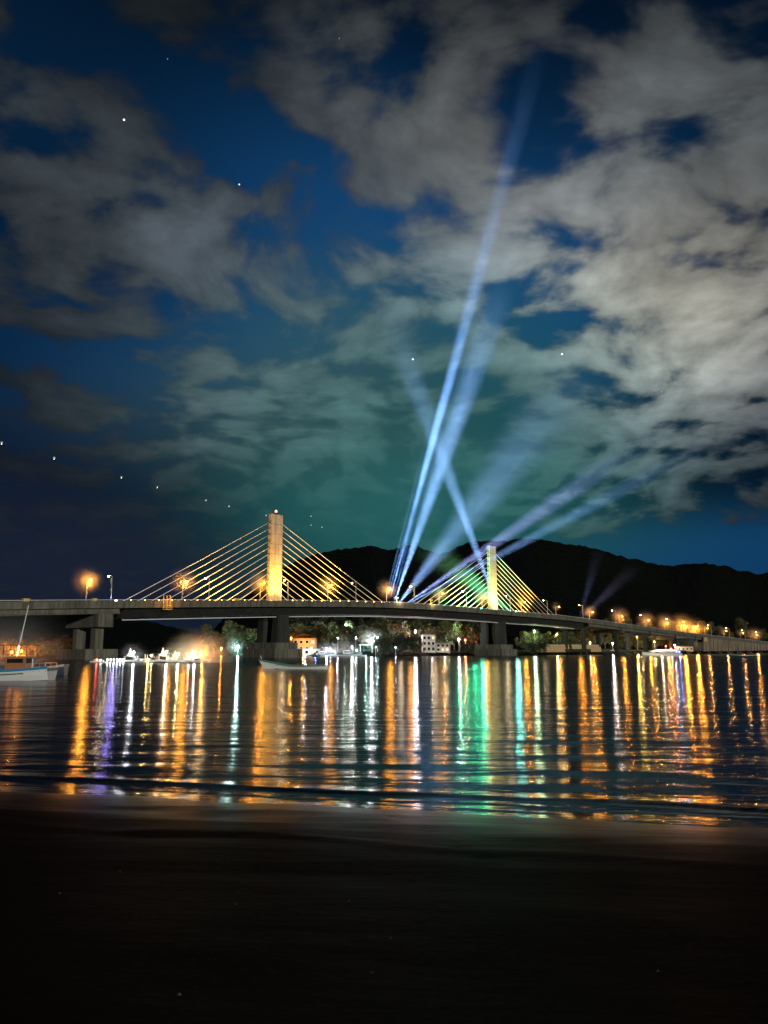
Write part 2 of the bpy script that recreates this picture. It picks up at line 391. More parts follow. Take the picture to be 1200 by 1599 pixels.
mb.f = [(i*n+j, i*n+j+1, (i+1)*n+j+1, (i+1)*n+j) for i in range(len(ys)-1) for j in range(n-1)]; mb.mi = [0]*len(mb.f)
tag(mb.build('water', M['water'], smooth=True), None, None, kind='structure')

def beach_z(X, Y):
    s = y0(X)-Y
    if s > 0: z = 0.03+0.088*s if s < 16 else 0.03+0.088*16+(s-16)*0.02
    else: z = 0.03+0.10*s if s > -12 else 0.03-1.2
    if s > -1:
        z += noise.noise(Vector((X*0.22+Y*0.05, Y*0.55+X*0.12, 7)))*0.085*min(1, max(0, s/3)) + noise.noise(Vector((X*0.9, Y*1.6, 1)))*0.014*min(1, max(0, s/2))
        # a shallow swash ridge running along the beach
        z += 0.035*math.exp(-((s-4.9-0.5*noise.noise(Vector((X*0.35, 2, 2))))/0.28)**2)
    return z
def sand_hit(px, py):
    d = ray(px, py); t = 2.0
    for _ in range(4000):
        p = Vector((0, 0, CAM_H))+d*t
        if p.z <= beach_z(p.x, p.y): return Vector((p.x, p.y, beach_z(p.x, p.y)))
        t += 0.01
steps = []
for i in range(9):
    p = sand_hit(590+22*i+(6 if i % 2 else -8), 1262+i*i*0.5+7*i+(5 if i % 2 else 0)); steps.append(p)
def foot(X, Y):
    z = 0
    for p in steps:
        dx, dy = X-p.x, Y-p.y; z -= 0.03*math.exp(-((dx*0.8+dy*0.5)/0.09)**2-((dy*0.8-dx*0.5)/0.15)**2)
    return z
mb = MB(); xs = [-34+i*0.17 for i in range(401)]; yb = [-30, -20, -12, -6, -2, 0, 1, 2, 2.6]+[3+i*0.11 for i in range(160)]+[21, 23, 26, 30]
for Y in yb:
    for X in xs: mb.v.append(Vector((X, Y, beach_z(X, Y)+foot(X, Y))))
n = len(xs); mb.f = [(i*n+j, i*n+j+1, (i+1)*n+j+1, (i+1)*n+j) for i in range(len(yb)-1) for j in range(n-1)]; mb.mi = [0]*len(mb.f)
tag(mb.build('beach', M['sand'], smooth=True), None, None, kind='structure')
# shells
for px, py, w in ((124, 1305, 'beside the shoreline sheen, far left'), (187, 1362, 'on the dark sand left of centre'), (93, 1396, 'alone on the dark left sand'), (372, 1394, 'upper one of a close pair mid beach'),
               (368, 1413, 'lower one of a close pair mid beach'), (545, 1408, 'in the middle of the beach'), (581, 1520, 'near the bottom of the beach'), (280, 1555, 'lowest on the beach, left'), (1028, 1518, 'lowest on the beach, right'), (610, 1466, 'on bare sand right of the pair')):
    p = sand_hit(px, py); mb = MB(); r = random.uniform(0.011, 0.017); vs = [(0, -r*0.9, 0.004)]; fs = []
    for k in range(10):
        a = -0.2+math.pi*1.13*k/9; rr = r*(1.0 if k % 2 else 0.9); vs.append((rr*math.cos(a), rr*math.sin(a), 0.001)); vs.append((rr*0.5*math.cos(a), rr*0.5*math.sin(a), 0.010+(0.002 if k % 2 else 0)))
    for k in range(9):
        a = 1+2*k; fs += [(a, a+2, a+3, a+1), (0, a+1, a+3)]
    o = link('seashell', mb.add(vs, fs).mesh('seashell', M['shell'])); o.location = p; o.rotation_euler = (0.5, 0.1, random.uniform(-1, 1))
    tag(o, 'tiny pale seashell '+w, 'seashell', 'seashells scattered over the dark sand')

# ------------------------------------------------------------------ the bridge
TL = at(428, 938, 313); TR = at(770, 952, 423)
A = Vector((TL.x, TL.y)); DV = (Vector((TR.x, TR.y))-A); SPAN = DV.length; DV.normalize()
NV = Vector((DV.y, -DV.x))               # towards the camera side
BR = math.atan2(DV.y, DV.x)
HW = 11.0
def hit(px, py, off):
    """the place along the bridge (t) and height where a photo pixel meets the vertical plane off metres to the near side"""
    d = ray(px, py); o = A+NV*off
    # o + DV t = s d.xy
    det = -DV.x*d.y+DV.y*d.x
    s = (-o.x*DV.y+o.y*DV.x)/(-d.x*DV.y+d.y*DV.x)
    p = Vector((d.x, d.y))*s
    return (p-o).dot(DV), CAM_H+d.z*s
prof = sorted(hit(px, py, HW) for px, py in ((-60, 941), (0, 939.5), (130, 938.5), (300, 938), (430, 938), (520, 938.8), (600, 940.5), (650, 943), (700, 946.3), (770, 952),
                                  (840, 958.3), (880, 962), (960, 972.5), (1040, 983.5), (1076, 988), (1120, 993.5), (1180, 1000.5)))
prof = [(prof[0][0]-200, prof[0][1]-6)]+prof
def ztop(t): return smooth_interp(prof, t)
def P(t, off, z): q = A+DV*t+NV*off; return Vector((q.x, q.y, z))
def tpx(px, off):                          # t of a photo column at deck level
    return hit(px, 945, off)[0]
T0 = -230.0; T1 = tpx(1074, 0); T2 = tpx(1196, 0)
TA = tpx(168, 0); TB = 236.0
def span(sec, a, b, step=5.0):
    n = max(2, int((b-a)/step)+1)
    return [[P(a+(b-a)*i/(n-1), o, ztop(a+(b-a)*i/(n-1))+dz) for o, dz in sec] for i in range(n)]
bridge = empty('cable_stayed_bridge', P(SPAN/2, 0, 0))
tag(bridge, 'long lit concrete cable stayed bridge with two pale masts crossing the bay', 'bridge')
MB().loft(span([(-HW, -2.3), (HW, -2.3), (HW, -1.1), (-HW, -1.1)], T0, T2)).build('deck_slab', M['concrete'], bridge)
MB().loft(span([(-HW+0.6, -1.094), (HW-0.6, -1.094), (HW-0.6, -1.05), (-HW+0.6, -1.05)], T0, T2)).build('road_surface', M['asphalt'], bridge)
for sgn in (1, -1):
    mb = MB(); a = T0
    while a < T2:                              # parapet cast in lengths with narrow joints
        b = min(a+12.0, T2); mb.loft(span([(sgn*(HW-0.35), -1.05), (sgn*(HW+0.05), -1.3), (sgn*(HW+0.05), 0.0), (sgn*(HW-0.2), 0.0)][::sgn], a+0.04, b-0.04, 6)); a = b
    mb.build('parapet', M['concrete'], bridge)
MB().loft(span([(-5.5, -5.4), (5.5, -5.4), (8.6, -2.304), (-8.6, -2.304)], TA+2, TB)).build('box_girder', M['shade_concrete'], bridge)
for o in (-9.2, -4.6, 0, 4.6, 9.2):
    for a, b in ((T0, TA-0.5), (TB+1.2, T1)):
        MB().loft(span([(o-0.7, -4.1), (o+0.7, -4.1), (o+0.7, -3.8), (o+0.3, -3.6), (o+0.3, -2.304), (o-0.3, -2.304), (o-0.3, -3.6), (o-0.7, -3.8)], a, b, 8)).build('girder', M['concrete'], bridge)
for sgn in (1, -1):
    mb = MB(); ts = [T0+(T2-T0)*i/160 for i in range(161)]; mb.tube([P(t, sgn*(HW-0.1), ztop(t)+0.34) for t in ts], 0.085, 6); hr = mb.build('handrail', M['white_paint'], bridge)
    if sgn > 0:
        for i in range(90): t = TA+(TB-TA)*i/89; MB().box(P(t, HW-0.1, ztop(t)+0.16), (0.08, 0.08, 0.32), BR).build('rail_post', M['steel'], hr)
# made-up pale pipe standing in for the lit bottom edge of the deck
pts = [P(t, 5.0, ztop(t)-6.1) for t in [TA+3+i*4 for i in range(int((TB-TA-5)/4))]]; mb = MB(); mb.tube(pts, 0.17, 6)
edge_tube = mb.build('lit_edge_tube', M['white_paint'], bridge)
for p in pts[::4]: MB().tube([p+Vector((0, 0, 0.1)), p+Vector((0, 0, 0.85))], 0.05, 4).build('tube_hanger', M['steel'], edge_tube)
# masts
TOPS = [at(428, 804, 313).z, at(769.5, 853, 423).z]
for t, zt in zip((0, SPAN), TOPS):
    zb = ztop(t)-1.1; la, lb = 6.3, 1.9
    secs = []
    for z, k in ((zb, 1.0), (zb+(zt-zb)*0.5, 0.97), (zt, 0.94)):
        secs.append([P(t+dx*la/2*k, dy*lb/2*k, z) for dx, dy in ((-1, -1), (1, -1), (1, 1), (-1, 1))])
    secs = [s[::-1] for s in secs]
    mast = MB().loft(secs).build('mast', M['tower_concrete'], bridge)
    for i in range(1, 9):
        z = zb+(zt-zb)*i/9.0; k = 1-0.06*i/9.0
        MB().box(P(t, 0, z), (la*k+0.03, lb*k+0.03, 0.10), BR).build('pour_joint', M['concrete'], mast)
    # collar of cable anchor blocks up both faces of the mast
    for i in range(12):
        z0 = zb+4.5+(zt-zb-4.5-3.4)*i/11.0
        for sg in (-1, 1): MB().box(P(t+sg*(la/2*0.97+0.12), 0, z0), (0.5, 0.9, 0.6), BR).build('anchor_block', M['concrete'], mast)
    if t == 0:
        bl = MB().tube([P(t, 0, zt), P(t, 0, zt+1.2)], 0.12, 6).build('warning_light_stand', M['dark_metal'], mast)
        MB().ball(P(t, 0, zt+1.5), 0.42).build('warning_light', emit((1, 0.06, 0.04), 60), bl)
    # piers and pile cap below
    zd = ztop(t)-5.4
    for o in (-4.6, 4.6):
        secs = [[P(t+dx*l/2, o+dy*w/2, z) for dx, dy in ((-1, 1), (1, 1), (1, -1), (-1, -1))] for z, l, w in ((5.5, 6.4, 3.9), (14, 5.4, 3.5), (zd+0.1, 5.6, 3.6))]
        MB().loft(secs).build('pier', M['shade_concrete'], bridge)
    mb = MB(); mb.box(P(t, 0, 4.6), (11.5, 17, 2.4), BR); mb.box(P(t, 0, 1.45), (14, 20, 3.9), BR)
    mb.build('pile_cap', M['concrete'], bridge)
# stay cables: twelve to each side of each mast, with a small lamp at every foot
for t, zt in zip((0, SPAN), TOPS):
    zb = ztop(t)-1.1
    for sg in (-1, 1):
        for i in range(12):
            ta = t+sg*(9.5+(68.0-9.5)*i/11.0); z0 = zb+4.5+(zt-zb-4.5-3.4)*i/11.0
            p0 = P(ta, 0, ztop(ta)-1.05); p1 = P(t+sg*3.2, 0, z0)
            mid = (p0+p1)/2-Vector((0, 0, 0.004*(p0-p1).length))
            c = MB().tube([p0, mid, p1], 0.125, 6).build('stay_cable', M['cable'], bridge, smooth=True)
            MB().tube([p0, p0+(p1-p0).normalized()*3.2], 0.26, 6).build('anchor_tube', M['steel'], c)
            MB().ball(p0+Vector((0, 0, 1.75))+Vector((NV.x, NV.y, 0))*0.5, 0.16, seg=5, rings=3).build('cable_lamp', emit(SODIUM, 55), c)
# left transition pier
def bent(t, z_top, z_bot, wid, colw, capdim, offs, headh=3.4, headl=4.2, m='concrete'):
    MB().box(P(t, 0, z_top-headh/2), (headl, wid, headh), BR).build('crosshead', M[m], bridge)
    for o in offs:
        MB().box(P(t, o, (z_top-headh+z_bot)/2), (colw, colw*1.05, z_top-headh-z_bot), BR).build('pier', M[m], bridge)
    if capdim: MB().box(P(t, 0, z_bot-capdim[2]/2), capdim, BR).build('pile_cap', M[m], bridge)
tt = tpx(141, 0)
bent(tt, ztop(tt)-4.1, 3.3, 23, 2.9, (11, 20, 3.6), (-6.2, 6.2), 4.2, 5.0)
for t in (tt-42, tt-84): bent(t, ztop(t)-4.1, 3.3, 23, 2.9, (11, 20, 3.6), (-6.2, 6.2), 4.2, 5.0)
for px in (895, 946, 991, 1031, 1063):
    t = tpx(px, 0); g = 3.5 if px < 930 else 1.5
    bent(t, ztop(t)-4.1, g, 19, 2.1, (5.5, 19, 1.8) if px < 960 else None, (-6.4, 6.4), 1.9, 2.4, 'shade_concrete')
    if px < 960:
        for o in (-8, -4, 4, 8): MB().tube([P(t, o, -1), P(t, o, g-1.7)], 0.7, 8).build('pile', M['shade_concrete'], bridge)
    MB().box(P(t, HW-0.4, ztop(t)-3.4), (1.2, 0.9, 2.0), BR).build('drain_box', M['concrete'], bridge)
# abutment with its retaining wall
rw = empty('retaining_wall', P(T1, HW, 0)); tag(rw, 'long brown retaining wall carrying the right end of bridge road down to shore', 'wall')
secs = []
for i in range(14):
    t = T1+(T2+60-T1)*i/13; zt = ztop(min(t, T2))-2.31
    secs.append([P(t, HW-0.8, -0.5), P(t, HW-0.15, zt), P(t, -HW+0.15, zt), P(t, -HW+0.8, -0.5)])
MB().loft(secs).build('wall', M['retaining'], rw)
mb = MB()
for i in range(24):
    t = T1+(T2-T1)*(i+0.5)/24; z1 = ztop(t)-2.35; z0 = 0.5
    mb.box(P(t, HW-0.38, (z0+z1)/2), (0.35, 0.5, z1-z0), BR)
mb.build('wall_rib', M['concrete'], rw)
MB().box(P(T1+1, HW+0.55, ztop(T1)-3.7), (6.0, 0.8, 3.0), BR).build('end_block', M['wall_ochre'], rw)

# ------------------------------------------------------------------ street lamps on the bridge
_lm = {}
def lamp_mesh():
    if _lm: return
    _lm['pole'] = MB().tube([(0, 0, 0), (0, 0, 4.5), (0, 0, 9.0)], [0.14, 0.11, 0.085], 8).mesh('pole', M['steel'], smooth=True)
    _lm['arm'] = MB().tube([(0, 0, 8.85), (0.5, 0, 9.2), (1.2, 0, 9.38), (2.1, 0, 9.42)], [0.075, 0.07, 0.06, 0.055], 6).mesh('arm', M['steel'], smooth=True)
    hd = MB(); hd.loft([[(x, y*w, 9.36+z) for y, z in ((-1, 0), (1, 0), (0.7, k), (-0.7, k))] for x, w, k in ((1.9, 0.12, 0.12), (2.2, 0.2, 0.2), (2.75, 0.18, 0.16), (2.95, 0.1, 0.08))])
    _lm['head'] = hd.mesh('lamp_head', M['grey_paint'])
    _lm['base'] = MB().box((0, 0, 0.12), (0.55, 0.55, 0.24)).mesh('base', M['concrete'])
_bulb = {}
def bulb_mesh(color, strength, r):
    k = (color, strength, r)
    if k not in _bulb: _bulb[k] = MB().ball((0, 0, 0), r, 1, 1, 0.9, 6, 4).mesh('bulb', emit(color, strength))
    return _bulb[k]
def street_lamp(loc, rz, color, strength, r, label, group, banner=None, k=1.0, name='street_lamp'):
    lamp_mesh(); o = empty(name, loc, rz); o.scale = (k, k, k); tag(o, label, 'street lamp', group)
    link('base', _lm['base'], o); link('pole', _lm['pole'], o); link('arm', _lm['arm'], o); h = link('lamp_head', _lm['head'], o)
    link('bulb', bulb_mesh(color, 60.0, r), h, (2.45, 0, 9.36-r*0.55)); shine(h, (2.45, 0, 9.3-r*1.9), color, strength*math.pi*r*r, r*0.7)
    if banner:
        mb = MB(); secs = []
        for i in range(9):
            z = 8.6-4.2*i/8.0; w = 0.75*(1-0.35*i/8.0); b = 0.22*math.sin(i*0.9)
            secs.append([(0.1, b*0.3-0.012, z), (0.1+w, b-0.012, z-0.12), (0.1+w, b+0.012, z-0.12), (0.1, b*0.3+0.012, z)])
        mb.loft(secs); mb.build('banner', M[banner], o, world=False)
    return o
NEAR = [(134, 1), (284, 1), (406, 1), (512, 1), (604, 1), (686, 1), (753, 1), (814, 0.9), (868, 0.35), (920, 1), (966, 1.2), (1007, 1.2), (1036, 1.5), (1062, 2.6), (1098, 0.45), (1127, 0.35), (1153, 0.5), (1174, 1.6)]
FAR = [(173, 0.12), (326, 0.25), (450, 0.3), (556, 0.06), (648, 0.8), (729, 0.06), (797, 0.35), (855, 0.1), (910, 0.9), (961, 0.12), (1005, 0.15), (1045, 0.3), (1071, 0.8), (1108, 0.15), (1136, 0.12), (1160, 0.15), (1182, 0.25)]
SL = 1700.0
for i, (px, k) in enumerate(NEAR):
    t = tpx(px, -HW+0.75); st = SL*k
    lit = 'bright orange' if k >= 1 else 'dimmer orange'
    street_lamp(P(t, -HW+0.75, ztop(t)-1.05), BR-math.pi/2, SODIUM, st*0.65, 0.38 if k < 2 else 0.5,
                '%s street lamp with head right of pole, %s of its row from left' % (lit, ORD[i]), 'street lamps along the far side of the bridge',
                'cloth_white' if i in (0, 1) else None)
for i, (px, k) in enumerate(FAR):
    t = tpx(px, HW-0.75); st = SL*k
    lit = 'glowing' if k >= 0.5 else 'faintly lit'
    street_lamp(P(t, HW-0.75, ztop(t)-1.05), BR+math.pi/2, WARM if k < 0.6 else SODIUM, st, 0.28,
                '%s street lamp with head left of pole, %s of its row from left' % (lit, ORD[i]), 'street lamps along the near side of the bridge',
                'cloth_green' if i in (0, 2, 4) else None)

# ------------------------------------------------------------------ floodlights on the bridge (lamps that light masts and stays)
def floodlight(loc, target, color, energy, label, size=1.0, angle=70, mode=None, blend=0.6, body='dark_metal', glow=25, group='floodlights on the bridge deck', sm=0.0, beacon=0):
    o = empty('floodlight', loc); tag(o, label, 'floodlight', group)
    d = (Vector(target)-Vector(loc)).normalized(); s = size
    q = d.to_track_quat('X', 'Z').to_matrix()
    hx, hy = d.x, d.y; l = math.hypot(hx, hy) or 1; side = Vector((-hy/l, hx/l, 0))
    c = Vector((0, 0, 0.75*s))
    MB().box((0, 0, 0.05*s), (0.7*s, 0.7*s, 0.1*s), math.atan2(hy, hx)).build('base', M['steel'], o, world=False)
    mb = MB()
    for sg in (-1, 1): mb.tube([side*0.42*s*sg+Vector((0, 0, 0.1*s)), side*0.42*s*sg+c], 0.05*s, 6)
    mb.build('yoke', M['steel'], o, world=False)
    def tr(p): return q @ Vector(p)+c
    mb = MB(); mb.loft([[tr((x, y*w, z*w)) for y, z in ((-1, -1), (1, -1), (1, 1), (-1, 1))] for x, w in ((-0.3*s, 0.16*s), (-0.1*s, 0.3*s), (0.25*s, 0.36*s))])
    h = mb.build('housing', M[body], o, world=False)
    mb = MB(); mb.loft([[tr((x, y*0.33*s, z*0.33*s)) for y, z in ((-1, -1), (1, -1), (1, 1), (-1, 1))] for x in (0.252*s, 0.28*s)])
    mb.build('lens', emit(color, min(glow, 30)), h, world=False)
    if beacon: shine(o, c+Vector((0.2, -0.6, 0.4)), color, beacon, 0.3)
    if glow > 100: shine(o, c+Vector((0.2, -0.6, 0.5)), color, glow*0.7, 0.3)
    if energy:
        sp = light('SPOT', 'flood_beam', tr((0.5*s, 0, 0)), energy, color, o, spot_size=R(angle), spot_blend=blend, shadow_soft_size=0.15)
        aim(sp, d)
        if mode: falloff(sp, mode, 1.0, sm)
    return o
for t, zt, nm in zip((0, SPAN), TOPS, ('tall left mast', 'right mast')):
    for sg, w in ((-1, 'left'), (1, 'right')):
        ta = t+sg*34; p = P(ta, HW-2.6, ztop(ta)-1.05)
        floodlight(p, P(t+sg*24, 0, ztop(t)+16), (1, 0.43, 0.055), 110000, 'yellow floodlight on near deck edge below %s stays of %s' % (w, nm), 1.0, 130, None, 0.8)
        ta = t+sg*5.5; p = P(ta, 5.2, ztop(t)-1.05)
        floodlight(p, P(t+sg*0.5, 0.5, ztop(t)+9.5), (1, 0.46, 0.035), 72000, 'orange floodlight at foot of %s, %s one' % (nm, w), 1.0, 75, None, 1.0, beacon=150)

# ------------------------------------------------------------------ searchlights and their beams drawn as haze cones
def beam_mat(dens, L, r0, r1, fade):
    """misty air in the beam's own space: thins along the beam (+z), softens towards its rim, uneven like drifting haze"""
    m = bpy.data.materials.new('beam_haze'); m.use_nodes = True; nt = m.node_tree; nt.nodes.clear()
    def mt(op, a, b=None, c=None, cl=False):
        n = nd(nt, 'ShaderNodeMath', operation=op); n.use_clamp = cl
        for i, q in enumerate((a, b, c)):
            if q is None: continue
            if isinstance(q, (int, float)): n.inputs[i].default_value = q
            else: nt.links.new(q, n.inputs[i])
        return n.outputs[0]
    o = nd(nt, 'ShaderNodeOutputMaterial'); v = nd(nt, 'ShaderNodeVolumePrincipled')
    v.inputs['Color'].default_value = (0.95, 0.97, 1, 1); v.inputs['Anisotropy'].default_value = 0.0
    tc = nd(nt, 'ShaderNodeTexCoord'); sp = nd(nt, 'ShaderNodeSeparateXYZ'); nt.links.new(tc.outputs['Object'], sp.inputs[0])
    g = mt('DIVIDE', sp.outputs[2], L); along = mt('POWER', mt('SUBTRACT', 1.0, g, None, True), fade)
    rad = mt('SQRT', mt('ADD', mt('MULTIPLY', sp.outputs[0], sp.outputs[0]), mt('MULTIPLY', sp.outputs[1], sp.outputs[1])))
    rel = mt('DIVIDE', rad, mt('MULTIPLY_ADD', g, r1-r0, r0)); rim = mt('POWER', mt('SUBTRACT', 1.0, mt('MULTIPLY', rel, rel), None, True), 2.0)
    nz = nd(nt, 'ShaderNodeTexNoise', i_Scale=0.035, i_Detail=3); nt.links.new(tc.outputs['Object'], nz.inputs['Vector'])
    un = mt('MULTIPLY', mt('MULTIPLY_ADD', nz.outputs[0], 1.8, 0.1), mt('MULTIPLY_ADD', mt('POWER', mt('SUBTRACT', 1.0, g, None, True), 26.0), 3.0, 1.0))
    nt.links.new(mt('MULTIPLY', mt('MULTIPLY', mt('MULTIPLY', along, rim), un), dens), v.inputs['Density'])
    nt.links.new(v.outputs[0], o.inputs['Volume']); return m
BLUE = (0.13, 0.36, 1.0); PALE = (0.25, 0.49, 1.0); VIOLET = (0.36, 0.45, 1.0)
def beam(src, dst, r0, r1, color, power, label, fade=1.6):
    src = Vector(src); dst = Vector(dst); L = (dst-src).length; d = (dst-src).normalized(); r0 *= 1.7; r1 *= 1.8; dens = 1.3/L; power *= 0.004/dens*7.6
    mb = MB(); mb.tube([(0, 0, 0.7), (0, 0, L*0.5), (0, 0, L)], [r0, (r0+r1)/2, r1], 18)
    o = mb.build('light_beam', beam_mat(dens, L, r0, r1, fade)); o.location = src; o.rotation_euler = d.to_track_quat('Z', 'Y').to_euler()
    tag(o, label, 'light beam', 'searchlight beams over the bridge')
    sp = light('SPOT', 'beam_lamp', src+d*0.45, power, color, None, spot_size=max(R(1.0), 2*math.atan(r1/L)*1.1), spot_blend=0.7, shadow_soft_size=0.02)
    aim(sp, d); falloff(sp, 'Linear')
    return o
def searchlight(loc, d, label, color=(0.6, 0.75, 1.0)):
    o = empty('searchlight', loc); tag(o, label, 'searchlight', 'moving head searchlights at mid span')
    d = Vector(d).normalized(); l = math.hypot(d.x, d.y) or 1; side = Vector((-d.y/l, d.x/l, 0)); c = Vector((0, 0, 0.95))
    MB().box((0, 0, 0.2), (0.8, 0.7, 0.4), 0, 0.85).build('base', M['dark_metal'], o, world=False)
    mb = MB()
    for sg in (-1, 1): mb.tube([side*0.4*sg+Vector((0, 0, 0.35)), side*0.42*sg+c], [0.1, 0.07], 6)
    mb.build('yoke', M['dark_metal'], o, world=False)
    h = MB().tube([c-d*0.45, c-d*0.2, c+d*0.25, c+d*0.45], [0.16, 0.27, 0.3, 0.3], 12).build('lamp_head', M['dark_metal'], o, world=False, smooth=False)
    MB().tube([c+d*0.452, c+d*0.47], [0.27, 0.27], 12).build('lens', emit(color, 40), h, world=False)
    return o
#      source px, end px, end py, end depth, r0, r1, colour, power, what it looks like
def src_at(px, off): t = tpx(px, off); return P(t, off, ztop(t)-1.05)
BEAMS = [
    (607, 858, 20, 385, 0.28, 5.6, PALE, 1.25, 'tallest pale blue searchlight beam reaching the top clouds'),
    (602.5, 762, 392, 378, 0.25, 3.0, BLUE, 0.75, 'thin blue searchlight beam hugging left of the tallest beam'),
    (615, 800, 400, 385, 0.35, 7.8, PALE, 1.0, 'broad blue searchlight beam second from left, right beside the tallest'),
    (612, 712, 560, 376, 0.22, 2.6, BLUE, 0.5, 'slim blue searchlight beam between the two tallest beams'),
    (600, 690, 600, 370, 0.18, 1.8, PALE, 0.4, 'leftmost hair thin searchlight beam from mid span'),
    (622, 930, 550, 400, 0.5, 17, PALE, 0.13, 'widest soft blue searchlight beam fanning up and right'),
    (620, 716, 822, 372, 0.22, 1.6, PALE, 0.5, 'thin bright edge beam along left rim of the widest beam'),
    (630, 1030, 672, 400, 0.3, 5.8, VIOLET, 0.6, 'violet tinted searchlight beam, upper of the two low right beams'),
    (634, 1130, 680, 398, 0.28, 4.6, PALE, 0.6, 'lowest blue searchlight beam slanting far right across the mast'),
]
BP = 1.5e5
SLX = {}
for px, ex, ey, eY, r0, r1, colr, pw, lab in BEAMS:
    off = {607: 2, 602.5: 4, 615: 0, 612: -3, 600: 6, 622: 2, 620: 5, 630: -2, 634: 3}[px]
    s = src_at(px, off); e = at(ex, ey, eY); d = (e-s).normalized()
    searchlight(s, d, 'searchlight throwing the '+lab.replace('searchlight ', '').split(',')[0])
    beam(s+Vector((0, 0, 0.95))+d*0.5, e, r0, r1, colr, BP*pw, lab, 2.1 if pw > 1 else 1.6)
# beam from the foot of the right mast, and the green one beside it
s = P(SPAN+12, -4, ztop(SPAN)-1.0)
for (ex, ey, eY, r0, r1, colr, pw, lab) in ((604, 480, 415, 0.35, 6.4, PALE, 0.95, 'pale beam leaning left from foot of right mast and crossing behind it'),
                                      (650, 842, 408, 0.35, 8.0, (0.03, 1.0, 0.40), 0.13, 'short green beam washing over the left stays of the right mast')):
    if pw < 0.5: s = P(SPAN+4.0, HW-2, ztop(SPAN)-1.0)
    e = at(ex, ey, eY); d = (e-s).normalized()
    searchlight(s, d, 'searchlight beside right mast foot throwing the '+('pale beam' if pw > 0.5 else 'green beam'), (0.5, 0.9, 1.0))
    beam(s+Vector((0, 0, 0.95))+d*0.5, e, r0, r1, colr, BP*pw, lab)
s = P(tpx(903, 0), 0, ztop(tpx(903, 0)))
for (ex, ey, eY, r1, colr, pw, lab) in ((938, 850, 520, 4.0, BLUE, 0.022, 'faint blue beam rising steeply against the dark hill'), (1000, 878, 520, 5.0, VIOLET, 0.018, 'very faint violet beam slanting right over the dark hill')):
    e = at(ex, ey, eY); beam(s, e, 0.2, r1, colr, BP*pw, lab)
floodlight(P(tpx(752, 8), 8.0, ztop(tpx(752, 8))-1.05), P(SPAN-35, 0, ztop(SPAN)+10), (0.05, 1.0, 0.5), 22000, 'green floodlight on deck left of right mast', 1.6, 75, None, 1.0, glow=1500)
for px_g, wg in ((716, 'first'), (728, 'second'), (740, 'third')): floodlight(P(tpx(px_g, 8), 8.0, ztop(tpx(px_g, 8))-1.05), P(tpx(px_g+8, 0), 0, ztop(SPAN)+9), (0.03, 1.0, 0.42), 95000, 'green floodlight under stays left of right mast, %s of three' % wg, 1.2, 58, None, 1.0, glow=820)
floodlight(P(SPAN+9, 9.0, ztop(SPAN)-1.05), P(SPAN, 0, ztop(SPAN)+3), (0.25, 1.0, 0.85), 5000, 'turquoise floodlight at right foot of right mast', 1.4, 110, None, 1.0, glow=1100)
floodlight(P(tpx(182, 10), 10.0, ztop(tpx(182, 10))-1.05), P(tpx(182, 0)-30, 30, 15), (0.32, 0.25, 1.0), 0, 'violet floodlight at deck edge where leftmost stay lands', 1.3, glow=300)
# yellow boxes, a gantry and stands seen along the parapet
def prop(px, off=HW-1.2): t = tpx(px, off); return t, P(t, off, ztop(t)-1.05)
t, p = prop(40); o = empty('equipment_box', p, BR); tag(o, 'yellow equipment box on bridge parapet at far left', 'box', 'yellow boxes on the deck')
MB().box((0, 0, 0.9), (1.9, 1.4, 1.8), 0, 0.9).build('cabinet', M['yellow_paint'], o, world=False); MB().box((0, 0, 1.86), (2.1, 1.6, 0.12)).build('lid', M['yellow_paint'], o, world=False)
light('POINT', 'work_light', (0.6, 1.8, 2.6), 900, SODIUM, o, shadow_soft_size=0.1)
t, p = prop(147); o = empty('equipment_box', p, BR); tag(o, 'yellow equipment box beside leftmost orange street lamp', 'box', 'yellow boxes on the deck')
MB().box((0, 0, 0.9), (1.3, 1.2, 1.8), 0, 0.9).build('cabinet', M['yellow_paint'], o, world=False); MB().box((0, 0, 1.86), (1.5, 1.4, 0.12)).build('lid', M['yellow_paint'], o, world=False)
t, p = prop(370); o = empty('equipment_box', p, BR); tag(o, 'small yellow equipment box under stays left of tall mast', 'box', 'yellow boxes on the deck')
MB().box((0, 0, 0.9), (1.6, 1.2, 1.8), 0, 0.9).build('cabinet', M['yellow_paint'], o, world=False); MB().box((0, 0, 1.86), (1.8, 1.4, 0.12)).build('lid', M['yellow_paint'], o, world=False)
t, p = prop(260, HW); o = empty('inspection_gantry', p, BR); tag(o, 'yellow inspection gantry hooked over the parapet left of tall mast', 'gantry')
mb = MB()
for x in (-1.3, 0, 1.3):
    mb.tube([(x, 0.8, 2.9), (x, -0.25, 2.9), (x, -0.35, -2.0)], 0.09, 6)
mb.build('frame', M['yellow_paint'], o, world=False)
MB().box((0, -0.7, -1.95), (3.2, 1.0, 0.12)).build('platform', M['yellow_paint'], o, world=False)
mb = MB()
for z in (-1.2, -0.6): mb.tube([(-1.55, -1.15, z), (1.55, -1.15, z)], 0.05, 6)
for x in (-1.55, 0, 1.55): mb.tube([(x, -1.15, -1.9), (x, -1.15, -0.55)], 0.05, 6)
mb.build('railing', M['yellow_paint'], o, world=False)
light('POINT', 'work_light', (0, -3.0, 2.0), 1500, SODIUM, o, shadow_soft_size=0.1)
